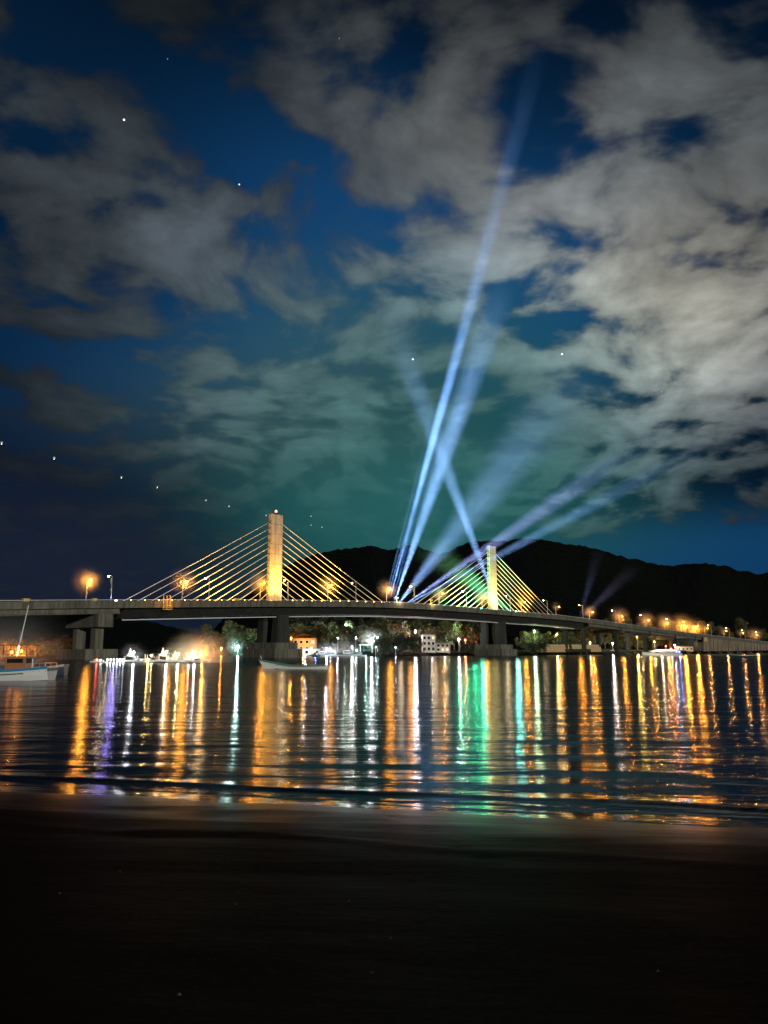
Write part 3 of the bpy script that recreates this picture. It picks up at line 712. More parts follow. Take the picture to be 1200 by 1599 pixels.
for px, w in ((620, 'white light stand with crossbar beside the searchlights'), (673, 'yellow light stand with crossbar right of the searchlights')):
    t, p = prop(px); o = empty('light_stand', p, BR); tag(o, w, 'light stand', 'crossbar stands on the deck'); m = M['white_paint'] if px < 650 else M['yellow_paint']
    MB().tube([(0, 0, 0.1), (0, 0, 3.4)], 0.13, 8).build('post', m, o, world=False); MB().box((0, 0, 3.45), (2.6, 0.3, 0.3)).build('crossbar', m, o, world=False)
    MB().box((0, 0, 0.06), (1.2, 1.0, 0.12)).build('base', M['dark_metal'], o, world=False)
    light('POINT', 'work_light', (0.4, -2.0, 2.2), 1500, WARM, o, shadow_soft_size=0.1)
# small lights under the deck line
for px, py, c, w in ((206, 961, WHITE, 'white lamp under the deck right of left pier'), (312, 959, (1, 0.8, 0.2), 'yellow lamp under the deck left of tall mast')):
    t, z = hit(px, py, 5.6); o = empty('soffit_lamp', P(t, 5.6, z)); tag(o, w, 'lamp', 'lamps under the deck')
    MB().box((0, 0, 0.35), (0.5, 0.5, 0.3)).build('housing', M['dark_metal'], o, world=False); MB().ball((0, 0, 0), 0.3).build('bulb', emit(c, 18), o, world=False)

# ------------------------------------------------------------------ trees
def crown_mesh(seed, h, w, nleaf, leaf, base=0.25):
    rnd = random.Random(seed); mb = MB(); lobes = []
    for i in range(11):
        a = rnd.uniform(0, 6.28); k = rnd.uniform(0.1, 1); zz = base+(1-base)*k*0.85
        rr = w*0.5*math.sin(math.pi*min(0.98, max(0.1, 0.18+0.78*(1-k))))*rnd.uniform(0.3, 0.85)
        lobes.append((Vector((rr*math.cos(a), rr*math.sin(a), h*zz)), rnd.uniform(0.16, 0.3)*w))
    lobes.append((Vector((rnd.uniform(-.1, .1)*w, rnd.uniform(-.1, .1)*w, h*0.85)), 0.22*w))
    for i in range(nleaf):
        c, r = lobes[rnd.randrange(len(lobes))]
        d = Vector((rnd.gauss(0, 1), rnd.gauss(0, 1), rnd.gauss(0, 0.8))).normalized()
        p = c+d*r*(rnd.random()**0.4)
        if p.z > h: p.z = h-rnd.random()
        if p.z < h*base*0.5: p.z = h*base*0.5+rnd.random()
        s = leaf*rnd.uniform(0.5, 1.3); u = Vector((rnd.gauss(0, 1), rnd.gauss(0, 1), rnd.gauss(0, 0.6))).normalized(); v = u.orthogonal().normalized()
        v = (v*math.cos(rnd.random()*6)+u.cross(v)*math.sin(rnd.random()*6)).normalized()
        a = p-u*s*0.5-v*s*0.4; mb.add([p-u*s*0.6, p+v*s*0.35, p+u*s*0.6, p-v*s*0.35+Vector((0, 0, s*0.12))], [(0, 1, 2, 3)])
    tr = MB(); top = Vector((rnd.uniform(-.06, .06)*w, rnd.uniform(-.06, .06)*w, h*0.7))
    tr.tube([(0, 0, -0.8), (top.x*0.4, top.y*0.4, h*0.3), top], [0.022*h, 0.017*h, 0.006*h], 7)
    for c, r in lobes[:7]:
        z0 = h*rnd.uniform(0.25, 0.5); tr.tube([(top.x*0.5, top.y*0.5, z0), (c.x*0.5, c.y*0.5, (z0+c.z)/2+0.3), c], [0.009*h, 0.007*h, 0.003*h], 5)
    return mb, tr
VAR = []
for i, (h, w, nl, lf, b) in enumerate(((15, 11, 1500, 1.0, 0.2), (18, 10, 1500, 1.0, 0.28), (12, 11, 1300, 0.95, 0.12), (17, 8, 1200, 0.95, 0.3), (10, 9, 1100, 0.85, 0.1), (5.5, 7.5, 900, 0.7, 0.02))):
    c, t = crown_mesh(100+i, h, w, nl, lf, b)
    VAR.append((h, c.mesh('crown', M['leaf']), t.mesh('trunk', M['bark'], smooth=True), c.mesh('crown', M['leaf_unlit'])))
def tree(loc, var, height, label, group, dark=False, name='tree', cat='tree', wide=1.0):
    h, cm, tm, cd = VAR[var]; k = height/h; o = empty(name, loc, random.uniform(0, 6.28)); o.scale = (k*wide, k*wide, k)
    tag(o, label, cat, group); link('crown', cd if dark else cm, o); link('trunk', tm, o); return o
rnd = random.Random(5)
def zone(px0, px1, n, d0, d1, h0, h1, vs, label, group, dark=False, name='tree', cat='tree', toppy=None):
    for i in range(n):
        px = px0+(px1-px0)*(i+rnd.uniform(0.1, 0.9))/n; d = rnd.uniform(d0, d1); g = ground(px, d)
        hh = rnd.uniform(h0, h1)
        if toppy: hh = min(hh, max(3.0, at(px, toppy+rnd.uniform(0, 14), g.y).z-g.z))
        tree(g-Vector((0, 0, 0.2)), rnd.choice(vs), hh, label, group, dark, name, cat)
zone(326, 400, 13, 8, 40, 9, 19, (0, 1, 2, 4), 'leafy shore tree lit from below, left of tall mast pier', 'shore trees left of the tall mast pier', toppy=958)
zone(445, 600, 18, 12, 48, 12, 19, (0, 1, 2, 3), 'tall shore tree under main span behind the boat sheds', 'trees behind the boat sheds', toppy=960)
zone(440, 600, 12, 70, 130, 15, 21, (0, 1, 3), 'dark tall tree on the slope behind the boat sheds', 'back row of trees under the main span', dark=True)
zone(600, 770, 20, 22, 60, 11, 18, (0, 1, 2, 3), 'tree lit from the shore road around the white house', 'trees around the white house', toppy=962)
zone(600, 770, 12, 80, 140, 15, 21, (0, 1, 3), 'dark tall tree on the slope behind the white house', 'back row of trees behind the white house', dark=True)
zone(800, 885, 13, 22, 50, 8, 15, (0, 2, 3, 4), 'green lit tree on shore right of right mast pier', 'trees right of the right mast pier', toppy=975)
zone(885, 1075, 22, 32, 75, 8, 14, (0, 2, 3, 4), 'roadside tree behind the viaduct columns', 'trees behind the viaduct columns')
zone(900, 1180, 18, 90, 160, 12, 19, (0, 1, 2), 'tree on the hill foot above the right viaduct road', 'trees on the hill foot above the viaduct')
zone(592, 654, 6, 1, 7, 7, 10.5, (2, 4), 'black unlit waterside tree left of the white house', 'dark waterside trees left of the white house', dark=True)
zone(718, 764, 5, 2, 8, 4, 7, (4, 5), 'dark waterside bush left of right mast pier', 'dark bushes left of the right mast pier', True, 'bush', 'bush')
zone(815, 848, 4, 2, 8, 5, 8, (4, 5), 'dark waterside bush right of right mast pier', 'dark bushes right of the right mast pier', True, 'bush', 'bush')
zone(845, 1000, 12, 12, 20, 1.5, 2.6, (5,), 'low reedy bush on the bank under the viaduct', 'low bushes on the bank under the viaduct', False, 'bush', 'bush')
for i in range(9):
    px = 22+i*10.5; Y = 300+rnd.uniform(-6, 12); X = (px-600)/F*Y
    tree((X, Y, 0.5), rnd.choice((2, 4, 5)), rnd.uniform(4.5, 8.5), 'scrubby islet tree behind the moored fishing boat', 'trees on the islet behind the fishing boat')
t = tpx(1078, -HW-3); tree(P(t, -HW-6, ztop(t)-6), 2, 13, 'bright orange lit tree rising beside the right end of the bridge', None)
gl = P(t-2, -HW-1.0, ztop(t)-1.0)
street_lamp(gl, BR-math.pi/2, SODIUM, SL*3.0, 0.4, 'brightest street lamp, next to the orange lit tree at bridge end', None)

# ------------------------------------------------------------------ shore lamps
def pole_lamp(px, py, d, color, strength, r, label, group='lamps along the far shore', loc=None, name='pole_lamp'):
    if loc is None:
        ye = edge_y(px); Y = ye+d; g = ground(px, d); top = at(px, py, Y); base = Vector((top.x, Y, min(g.z, top.z-1.5)))
    else: base, top = loc
    o = empty(name, base); tag(o, label, 'lamp', group); h = top.z-base.z
    MB().tube([(0, 0, -0.3), (0, 0, h-0.15)], [0.11, 0.07], 6).build('pole', M['steel'], o, world=False)
    MB().box((0, 0, h+r*0.9+0.1), (0.7, 0.7, 0.14), 0, 0.6).build('lamp_shade', M['dark_metal'], o, world=False)
    link('bulb', bulb_mesh(color, 40.0, r), o, (0, 0, h)); shine(o, (0, -r*0.5, h-r*1.6), color, strength*math.pi*r*r, r*0.6); return o
SH = 430.0
for px, py, d, c, k, r, lab in (
    (372, 1009, 3, TEALW, 5.0, 0.45, 'brilliant blue white lamp on shore left of tall mast pier'),
    (581, 998, 12, WHITE, 3.0, 0.42, 'strong white lamp on tall pole under middle of main span'),
    (590, 995, 16, TEALW, 0.8, 0.3, 'small white lamp just right of the strong white one'),
    (587, 1010, 2, WHITE, 0.35, 0.2, 'tiny white lamp low in the dark trees, left one'),
    (618, 1011, 2, WHITE, 0.35, 0.2, 'tiny white lamp low in the dark trees, right one'),
    (649, 985, 18, (1, 0.86, 0.9), 4.0, 0.42, 'tall pinkish white lamp above left end of white house'),
    (717, 998, 20, WHITE, 2.0, 0.4, 'white lamp among trees right of white house'),
    (528, 996, 14, WHITE, 0.6, 0.25, 'small white lamp among trees above the moored boats, left'),
    (556, 996, 14, WHITE, 0.7, 0.25, 'small white lamp among trees above the moored boats, right'),
    (835, 985, 14, (0.7, 1, 0.5), 4.2, 0.4, 'greenish street lamp on shore right of right mast pier'),
    (870, 990, 18, (1, 0.75, 0.25), 2.5, 0.38, 'yellow shore lamp left of first viaduct columns'),
    (922, 1003, 22, (1, 0.6, 0.18), 2.2, 0.35, 'warm shore lamp between first and second viaduct columns'),
    (957, 1004, 22, (1, 0.95, 0.8), 3.0, 0.4, 'white shore lamp right of second viaduct columns'),
    (995, 993, 24, (1, 0.65, 0.10), 4.0, 0.42, 'yellow lamp hanging bright beneath the viaduct'),
    (1022, 1002, 26, (1, 0.7, 0.2), 2.0, 0.36, 'yellow shore lamp near last viaduct columns'),
    (1054, 1007, 14, WHITE, 3.0, 0.4, 'white lamp above the moored cabin cruiser'),
    (1040, 1009, 10, (1, 0.1, 0.05), 2.0, 0.35, 'red lamp above the moored cabin cruiser'),
    (1130, 1008, 14, SODIUM, 2.5, 0.3, 'small warm lamp before retaining wall, left of pair'),
    (1139, 1005, 14, SODIUM, 2.5, 0.3, 'small warm lamp before retaining wall, right of pair'),
    (762, 990, 30, (1, 0.7, 0.2), 2.0, 0.35, 'orange lamp in trees left of right mast pier'),
    (700, 975, 34, (0.7, 1, 0.6), 8, 0.35, 'high greenish lamp on pole behind white house'),
    (540, 975, 40, (0.75, 1, 0.8), 6.5, 0.32, 'high pale lamp on slope behind boat sheds'),
    (455, 996, 14, SODIUM, 2.2, 0.35, 'orange lamp in trees right of tall mast pier'),
    (346, 1012, 6, AMBER, 2.2, 0.35, 'orange lamp at left tip of the wooded shore'),
):
    pole_lamp(px, py, d, c, SH*k, r, lab)
# two red tail lights / red shop lamps right of the house
for px, py, d, lab in ((727, 999, 19, 'red lamp among trees right of white house'), (640, 994, 15, 'red lamp beside small pink cottage')):
    pole_lamp(px, py, d, (1, 0.09, 0.04), SH*2.0, 0.35, lab)

# ------------------------------------------------------------------ houses and sheds on the far shore
def house(base, w, dpt, h, wallm, label, rows, colsn, roof='gable', rz=0.0, storeyed=True, lit=None, name='house'):
    o = empty(name, base, rz); tag(o, label, 'house' if name == 'house' else name.replace('_', ' '))
    MB().box((0, dpt/2, h/2-0.5), (w, dpt, h+1)).build('wall', M[wallm], o, world=False)
    if roof == 'gable':
        mb = MB(); e = 0.5; r = w*0.22
        mb.loft([[(-w/2-e, y, h-0.1), (0, y, h+r), (w/2+e, y, h-0.1), (w/2+e-0.2, y, h-0.3), (0, y, h+r-0.3), (-w/2-e+0.2, y, h-0.3)] for y in (-e, dpt+e)])
        mb.build('roof', M['roof'], o, world=False)
    else: MB().box((0, dpt/2-0.2, h+0.13), (w+0.7, dpt+0.9, 0.25)).build('roof', M[roof], o, world=False)
    fh = (h-0.3)/rows
    for r in range(rows):
        for c in range(colsn):
            x = -w/2+w*(c+0.5)/colsn; z = fh*(r+0.52); ww = min(1.5, w/colsn*0.5); hh = min(1.4, fh*0.48)
            islit = lit and (r, c) in lit
            f = MB()
            for q in ((x-ww/2-0.06, z, 0.12, hh+0.24), (x+ww/2+0.06, z, 0.12, hh+0.24), (x, z-hh/2-0.06, ww, 0.12), (x, z+hh/2+0.06, ww, 0.12)): f.box((q[0], -0.05, q[1]), (q[2], 0.14, q[3]))
            fr = f.build('window', M['white_paint'] if wallm != 'wall_white' else M['grey_paint'], o, world=False)
            MB().box((x, -0.02, z), (ww, 0.07, hh)).build('pane', emit((1, 0.75, 0.4), 1.6) if islit else M['glass'], fr, world=False)
    return o
def gp(px, d, dz=0.0): g = ground(px, d); return Vector((g.x, g.y, max(g.z, 0.4)+dz))
hb = house(gp(668, 8, 0.4), 6.6, 7, 8.6, 'wall_white', 'white three storey waterfront house with dark square windows', 3, 3, 'gable', lit={(2, 2)})
hb2 = house(gp(689, 8, 0.4), 7.0, 6, 4.4, 'wall_white', 'low white two storey annex right of white three storey house', 2, 3, 'wall_grey', lit={(0, 2), (0, 1)})
for o, x in ((hb, 1.0), (hb2, 0.5)): light('POINT', 'porch_light', (x, -7.5, 5.5), 520, (1, 0.88, 0.7), o, shadow_soft_size=0.2)
for z in (2.75, 5.6):
    b_ = MB().box((1.5, -0.62, z), (3.0, 1.1, 0.16)).build('balcony', M['wall_grey'], hb, world=False)
    mb = MB()
    for k in range(8): mb.box((0.1+k*0.4, -1.12, z+0.5), (0.05, 0.05, 0.85))
    mb.box((1.5, -1.12, z+0.95), (3.0, 0.07, 0.07)); mb.build('railing', M['dark_metal'], b_, world=False)
MB().box((-2.6, -0.06, 1.0), (0.95, 0.12, 2.0)).build('door', M['dark_wood'], hb, world=False)
MB().box((0, -1.6, 4.15), (7.6, 2.4, 0.1)).build('awning', M['roof'], hb2, world=False)
for x in (-3.6, 3.6): MB().box((x, -2.7, 1.8), (0.12, 0.12, 4.6)).build('awning_post', M['steel'], hb2, world=False)
house(gp(636, 16, 0.5), 5.5, 5, 3.2, 'wall_ochre', 'small pink lit cottage half hidden behind the dark trees', 1, 2, lit={(0, 1)})
sh = house(gp(479, 10, 0.3), 12, 8, 7.0, 'wall_ochre', 'ochre lit boat house with clay roof right of tall mast pier', 2, 4, lit={(1, 3), (0, 0)})
light('POINT', 'yard_light', (0, -5, 5), 2600, SODIUM, sh, shadow_soft_size=0.2)
sh = house(gp(483, 1, 0.1), 13, 6, 3.0, 'wall_white', 'long low white boat shed at the water edge', 1, 5, 'wall_grey', lit={(0, 1), (0, 3)}, name='boat_shed')
light('POINT', 'yard_light', (0, -6, 3.5), 2600, (0.75, 0.92, 1), sh, shadow_soft_size=0.2)
# open pavilion
pv = empty('pavilion', gp(573, 4)); tag(pv, 'open green lit pavilion frame on posts above moored boats', 'pavilion')
for x in (-3, 3):
    for y in (0, 4): MB().tube([(x, y, -1), (x, y, 4.4)], 0.13, 6).build('post', M['white_paint'], pv, world=False)
MB().box((0, 2, 4.5), (7.4, 5.4, 0.25)).build('roof', M['white_paint'], pv, world=False)
MB().box((0, 2, 1.9), (6.6, 4.4, 0.18)).build('floor', M['teal_paint'], pv, world=False)
light('POINT', 'pavilion_light', (0, -2.5, 3.4), 1800, (0.4, 1, 0.8), pv, shadow_soft_size=0.2)
house(gp(1056, 16, 0.2), 12, 6, 3.2, 'wall_ochre', 'low orange lit kiosk before the end of viaduct', 1, 4, 'roof', name='kiosk')
# quay wall beneath the viaduct road and sandy strip
qw = empty('quay_wall', ground(862, 6)); tag(qw, 'pale sloping quay wall on shore left of viaduct', 'wall')
pts = [ground(px, 10) for px in range(838, 932, 6)]
mb = MB(); mb.loft([[p+Vector((0, -2.6, -1.4)), p+Vector((0, 0, 4.2)), p+Vector((0, 0.8, 4.2)), p+Vector((0, 0.8, -1.4))] for p in pts]); mb.build('wall', M['wall_ochre'], qw)
mb = MB(); mb.loft([[p+Vector((0, -0.15, 4.203)), p+Vector((0, 1.0, 4.203)), p+Vector((0, 1.0, 4.45)), p+Vector((0, -0.15, 4.45))][::-1] for p in pts]); mb.build('coping', M['wall_white'], qw)
# shore road behind the viaduct
mb = MB(); pts = [ground(px, 21) for px in range(800, 1100, 6)]; mb.loft([[p+Vector((0, -4, 0.5)), p+Vector((0, 4, 0.7)), p+Vector((0, 4, -1.5)), p+Vector((0, -4, -1.5))] for p in pts]); tag(mb.build('shore_road', M['asphalt']), None, None, kind='structure')
# rocks on the right shore
for i in range(16):
    px = 935+i*15.5; g = ground(px, rnd.uniform(0.5, 4)); mb = MB(); r = rnd.uniform(1.2, 2.6); mb.ball((0, 0, 0), r, 1.6, 1.0, 0.6, 9, 6)
    for v in mb.v: v *= 1+0.35*noise.noise(v*0.7+Vector((i*3, 0, 0)))
    o = link('rock', mb.mesh('rock', M['rock'])); o.location = (g.x, g.y, max(0.2, g.z*0.5)); tag(o, 'dark wet boulder on shoreline below the viaduct and retaining wall', 'rock', 'boulders along the right shoreline')

# ------------------------------------------------------------------ boats
def hull_secs(L, W, Hb, Hs, Hm, draft, n=13, transom=0.75, rake=0.6):
    """bow at +x; sections of port..keel..starboard outlines: returns rails and sections"""
    secs = []; m = 4
    for i in range(n):
        u = i/(n-1); x = -L/2+L*u
        w = W/2*(transom+(1-transom)*math.sin(min(1, u/0.5)*math.pi/2)) if u < 0.5 else W/2*max(0.015, (1-((u-0.5)/0.5)**2.3))
        h = Hs+(Hm-Hs)*math.sin(min(1, u/0.45)*math.pi/2) if u < 0.45 else Hm+(Hb-Hm)*((u-0.45)/0.55)**2
        sec = []
        for k in range(-m, m+1):
            a = abs(k)/m; y = w*(a**0.55)*(1 if k > 0 else -1); z = -draft+(h+draft)*(a**1.7); xx = x+(rake*(z+draft)/(Hb+draft) if u > 0.8 else 0)*((u-0.8)/0.2 if u > 0.8 else 0)
            sec.append((xx, y*(0.82+0.18*a), z))
        secs.append(sec)
    return secs
def hull_parts(o, L, W, Hb, Hs, Hm, draft, hullm, bandm, inner=None, deckz=0.35, bottom='antifoul', transom=0.75, rake=0.6, wl=0.12):
    secs = hull_secs(L, W, Hb, Hs, Hm, draft, transom=transom, rake=rake); n = len(secs[0]); mb = MB(); mb.loft(secs, closed=False, caps=False)
    mb.f.append(tuple(range(n))[::-1]); mb.mi.append(0)
    for i, f in enumerate(mb.f):
        zc = sum(mb.v[q].z for q in f)/len(f)
        if zc < wl and len(f) == 4: mb.mi[i] = 1
    h = mb.build('hull', [M[hullm], M[bottom]], o, world=False, smooth=False)
    # rubbing band / gunwale
    for sg in (0, -1):
        pass
    mb = MB()
    for idx, sg in ((0, -1), (n-1, 1)):
        mb.loft([[Vector(s[idx])+Vector((0, sg*0.05, 0.05)), Vector(s[idx])+Vector((0, sg*0.05, -0.20)), Vector(s[idx])+Vector((0, -sg*0.09, -0.20)), Vector(s[idx])+Vector((0, -sg*0.09, 0.05))][::sg] for s in secs])
    mb.build('gunwale', M[bandm], h, world=False)
    mb = MB(); mb.loft([[(s[0][0], s[0][1]*0.97, s[0][2]-deckz), (s[-1][0], s[-1][1]*0.97, s[-1][2]-deckz)] for s in secs], closed=False); mb.build('deck', M[inner or 'dark_wood'], o, world=False)
    return secs
# the moored fishing boat, left foreground: its transom looks to the right
pb = at(22, 1061, 82); pb.z = 0
fb = empty('fishing_boat', (gx(72, 80)-6.85, 81.2, 0.0), R(184)); tag(fb, 'white and blue fishing boat with orange lit wooden wheelhouse and leaning mast', 'boat')
secs = hull_parts(fb, 13.5, 3.9, 2.4, 1.38, 1.05, 0.55, 'white_paint', 'blue_paint', transom=0.86, wl=0.0)
mb = MB(); mb.loft([[Vector(s[8])+Vector((0, 0.055, -0.42)), Vector(s[8])+Vector((0, 0.055, -0.50)), Vector(s[8])+Vector((0, -0.05, -0.50)), Vector(s[8])+Vector((0, -0.05, -0.42))] for s in secs[2:9]]); mb.build('rubbing_strake', M['navy_paint'], fb, world=False)
mb = MB(); mb.box((-6.80, 0, 1.12), (0.08, 3.1, 0.3)); mb.build('transom_board', M['navy_paint'], fb, world=False)
xw = -3.35
wh = MB().box((xw, 0, 1.45), (2.0, 2.2, 1.8)).build('wheelhouse', M['varnish'], fb, world=False)
MB().box((xw, 0, 2.42), (2.5, 2.6, 0.14)).build('roof', M['wall_ochre'], wh, world=False)
for sg in (-1, 1):
    mb = MB(); mb.box((xw, sg*1.11, 1.98), (1.6, 0.06, 0.42)); mb.build('window', M['glass'], wh, world=False)
mb = MB(); mb.box((xw-1.01, 0, 1.98), (0.06, 1.7, 0.5)); mb.build('window', M['glass'], wh, world=False)
mb = MB()
for x in (xw-1.1, xw+1.2):
    for y in (-1.2, 1.2): mb.tube([(x, y, 2.4), (x, y, 3.5)], 0.04, 6)
mb.build('canopy_post', M['dark_metal'], fb, world=False)
MB().box((xw, 0, 3.55), (3.0, 2.9, 0.08)).build('canopy', M['dark_wood'], fb, world=False)
mb = MB().tube([(xw+0.3, 0, 2.4), (xw-0.5, 0.02, 7.7)], [0.07, 0.035], 8); mb.build('mast', M['white_paint'], fb, world=False)
for x, z in ((xw-0.1, 5.0), (xw-0.35, 4.7)): MB().tube([(x, 0.6, 3.55), (x, 0.6, z)], 0.025, 6).build('aerial', M['steel'], fb, world=False)
for x, z in ((xw+0.4, 2.85), (xw-0.55, 2.95)):
    lp = MB().tube([(x, 1.1, 2.4), (x, 1.1, z-0.1)], 0.03, 6).build('lamp_stand', M['dark_metal'], fb, world=False)
    MB().ball((x, 1.1, z), 0.14).build('deck_lamp', emit((1.0, 0.30, 0.04), 14), lp, world=False); sp = light('SPOT', 'work_lamp', (x, 1.0, z+0.05), 4200, (1.0, 0.28, 0.03), fb, spot_size=R(168), spot_blend=0.4, shadow_soft_size=0.1); aim(sp, (0.1, -1, -0.15))
MB().tube([(-5.05, 1.0, 0.8), (-5.05, 1.0, 2.2)], 0.06, 6).build('bollard_post', M['white_paint'], fb, world=False)
mb = MB()
for x0, x1, y, z in ((-6.6, -5.4, 1.6, 1.75), (-6.6, -5.4, -1.6, 1.75)):
    mb.tube([(x0, y, z), (x1, y, z)], 0.03, 6)
    for k in range(3): x = x0+(x1-x0)*k/2; mb.tube([(x, y, 0.9), (x, y, z)], 0.03, 6)
mb.tube([(-6.6, -1.6, 1.75), (-6.6, 1.6, 1.75)], 0.03, 6)
mb.build('stern_rail', M['steel'], fb, world=False)
MB().tube([(xw-0.9, 1.1, 2.4), (xw-2.3, 1.3, 3.2)], [0.05, 0.03], 6).build('outrigger', M['dark_wood'], fb, world=False)
mb = MB()
for k in range(5): mb.tube([(0.6+k*0.55, 1.2, 0.9), (0.6+k*0.55+0.1, 1.25, 2.0+0.35*(k % 3))], 0.05, 6)
mb.build('net_pole', M['white_paint'], fb, world=False)
MB().box((1.6, 0, 1.25), (1.4, 1.6, 0.7), 0, 0.85).build('net_heap', M['navy_paint'], fb, world=False)
# darker boat just beyond it
b2 = empty('fishing_boat', (gx(47, 97), 97, 0), R(186)); tag(b2, 'dark hulled boat half hidden behind white and blue fishing boat', 'boat')
hull_parts(b2, 8.5, 2.8, 1.9, 1.3, 0.95, 0.5, 'navy_paint', 'grey_paint', transom=0.8)
MB().box((0.5, 0, 1.3), (1.8, 1.5, 1.3), 0, 0.92).build('wheelhouse', M['dark_wood'], b2, world=False)
# open double-ender in mid water
mbt = empty('rowing_boat', (gx(463, 129), 129, 0), R(180-4)); tag(mbt, 'long white open boat with high bow floating before tall mast pier', 'boat')
hull_parts(mbt, 10.4, 2.1, 1.55, 0.66, 0.55, 0.3, 'white_paint', 'teal_paint', 'teal_paint', deckz=0.30, transom=0.55, rake=1.1, wl=-0.05)
for x in (-3, -1, 1, 3): MB().box((x, 0, 0.62), (0.35, 1.7, 0.06)).build('thwart', M['dark_wood'], mbt, world=False)
MB().tube([(5.8, 0, 1.6), (6.0, 0, 2.15)], 0.06, 6).build('stem_post', M['white_paint'], mbt, world=False)
def small_boat(px, Y, L, label, rz=0.0, hullm='white_paint', band='blue_paint', cabin=True, mast=0, lamp=None, group=None, canopy=False, lr=0.25, lz=None):
    o = empty('moored_boat', (gx(px, Y), Y, 0), rz); tag(o, label, 'boat', group)
    hull_parts(o, L, L*0.3, L*0.17, L*0.11, L*0.095, 0.35, hullm, band, transom=0.75)
    top = L*0.11
    if cabin:
        c = MB().box((-L*0.06, 0, L*0.11+L*0.06), (L*0.3, L*0.2, L*0.17), 0, 0.88).build('cabin', M['white_paint'], o, world=False)
        for sg in (-1, 1): MB().box((-L*0.06, sg*L*0.0975, L*0.19), (L*0.24, 0.05, L*0.05)).build('window', M['glass'], c, world=False)
        top = L*0.26
    if canopy:
        mb = MB()
        for x in (-1, 1):
            for y in (-1, 1): mb.tube([(x*L*0.22, y*L*0.11, L*0.08), (x*L*0.22, y*L*0.11, L*0.27)], 0.05, 5)
        mb.build('canopy_post', M['steel'], o, world=False)
        mb = MB(); mb.loft([[(x*L*0.17, y*L*0.11, L*0.27) for x, y in ((-1, -1), (1, -1), (1, 1), (-1, 1))], [(x*L*0.06, y*L*0.04, L*0.40) for x, y in ((-1, -1), (1, -1), (1, 1), (-1, 1))], [(x*L*0.008, y*L*0.008, L*0.62) for x, y in ((-1, -1), (1, -1), (1, 1), (-1, 1))]])
        mb.build('canopy', M['sail_cloth'], o, world=False); top = L*0.5
    if mast: MB().tube([(L*0.05, 0, L*0.1), (L*0.05, 0, mast)], [0.07, 0.04], 6).build('mast', M['white_paint'], o, world=False); top = mast
    if lamp:
        color, st = lamp; z = lz or top+0.15
        st_ = MB().tube([(L*0.16, -L*0.05, L*0.1), (L*0.16, -L*0.05, z-0.1)], 0.04, 5).build('lamp_stand', M['steel'], o, world=False)
        MB().ball((L*0.16, -L*0.05, z), lr).build('lamp', emit(color, 40.0), st_, world=False); shine(o, (L*0.16, -L*0.05-lr*1.5, z), color, st*3.14*lr*lr, lr*0.6)
    return o
# moored boats under the main span
for px, Y, L, rz, c, st, lab, hm in ((505, 366, 9, 0.2, WHITE, 1100, 'white moored boat with bright lamp, leftmost below main span', 'white_paint'),
                             (520, 372, 8, 2.9, WHITE, 1000, 'white moored boat with bright lamp, second below main span', 'white_paint'),
                             (544, 362, 11, 0.1, WHITE, 1900, 'white moored boat with dazzling lamp below middle of main span', 'white_paint'),
                             (561, 374, 7, 3.0, TEALW, 250, 'small pale moored boat with dim teal lamp near the pavilion', 'white_paint'),
                             (493, 356, 6.5, 2.2, (0.1, 0.25, 1), 120, 'small blue moored boat before the white boat shed', 'blue_paint'),
                             (440, 372, 7, 0.4, (1, 0.6, 0.35), 200, 'small dark moored boat with warm lamps by tall mast pile cap', 'navy_paint')):
    small_boat(px, Y, L, lab, rz, hm, 'blue_paint', True, 0, (c, st), 'boats moored below the main span', lr=0.28, lz=L*0.4)
# the lit flotilla across the bay on the left
FL = [(150, 0.28, 4.5, (1, 0.08, 0.05), 260, False, 'tiny boat with red lamp, leftmost of the lit flotilla'),
      (159, 0.28, 4, WHITE, 60, False, 'tiny boat with white lamp beside the red lamp boat'),
      (203, 1.0, 9, (0.9, 0.95, 1.0), 1500, True, 'brilliant white lit boat standing alone left of the flotilla'),
      (216, 0.5, 6, WHITE, 160, False, 'dim white boat just right of the brilliant white one'),
      (229, 0.6, 5.5, (1, 0.7, 0.2), 520, False, 'small gold lit boat, left one of a pair'),
      (239, 0.7, 6, (1, 0.75, 0.3), 520, True, 'small gold lit boat with pointed canopy, right one of a pair'),
      (254, 1.2, 9.5, (1, 0.9, 0.6), 1300, True, 'largest white lit boat with tall pointed canopy in flotilla'),
      (265, 0.8, 7, (1, 0.75, 0.35), 620, False, 'white lit boat just right of the largest canopy boat'),
      (273, 0.9, 7.5, (0.85, 1, 0.4), 620, True, 'yellow green lit boat with pointed canopy in flotilla'),
      (282, 0.9, 7, (1, 0.8, 0.4), 620, True, 'warm lit boat with pointed canopy right of the yellow green one'),
      (291, 0.8, 6.5, (1, 0.6, 0.25), 620, False, 'orange lit boat between the right canopies'),
      (300, 1.1, 8.5, (1, 0.85, 0.6), 1200, True, 'big white lit boat near right end of flotilla'),
      (306, 0.9, 7, (0.9, 0.93, 1), 1100, False, 'white lit boat squeezed beside the orange end boat'),
      (313, 1.0, 7.5, (1, 0.33, 0.02), 7500, True, 'blazing orange lit boat at right end of flotilla')]
for px, k, L, c, st, cn, lab in FL:
    Y = 188+rnd.uniform(-5, 8)+(4 if cn else 0)
    o = small_boat(px, Y, L*0.62, lab, rnd.choice((0.1, -0.2, 3.0, 2.8)), 'white_paint', 'white_paint', not cn, 3.2*k if not cn else 0, (c, st*0.55), 'lit boats of the flotilla', canopy=cn, lr=0.2, lz=(1.3*max(0.5, k) if not cn else L*0.62*0.45))
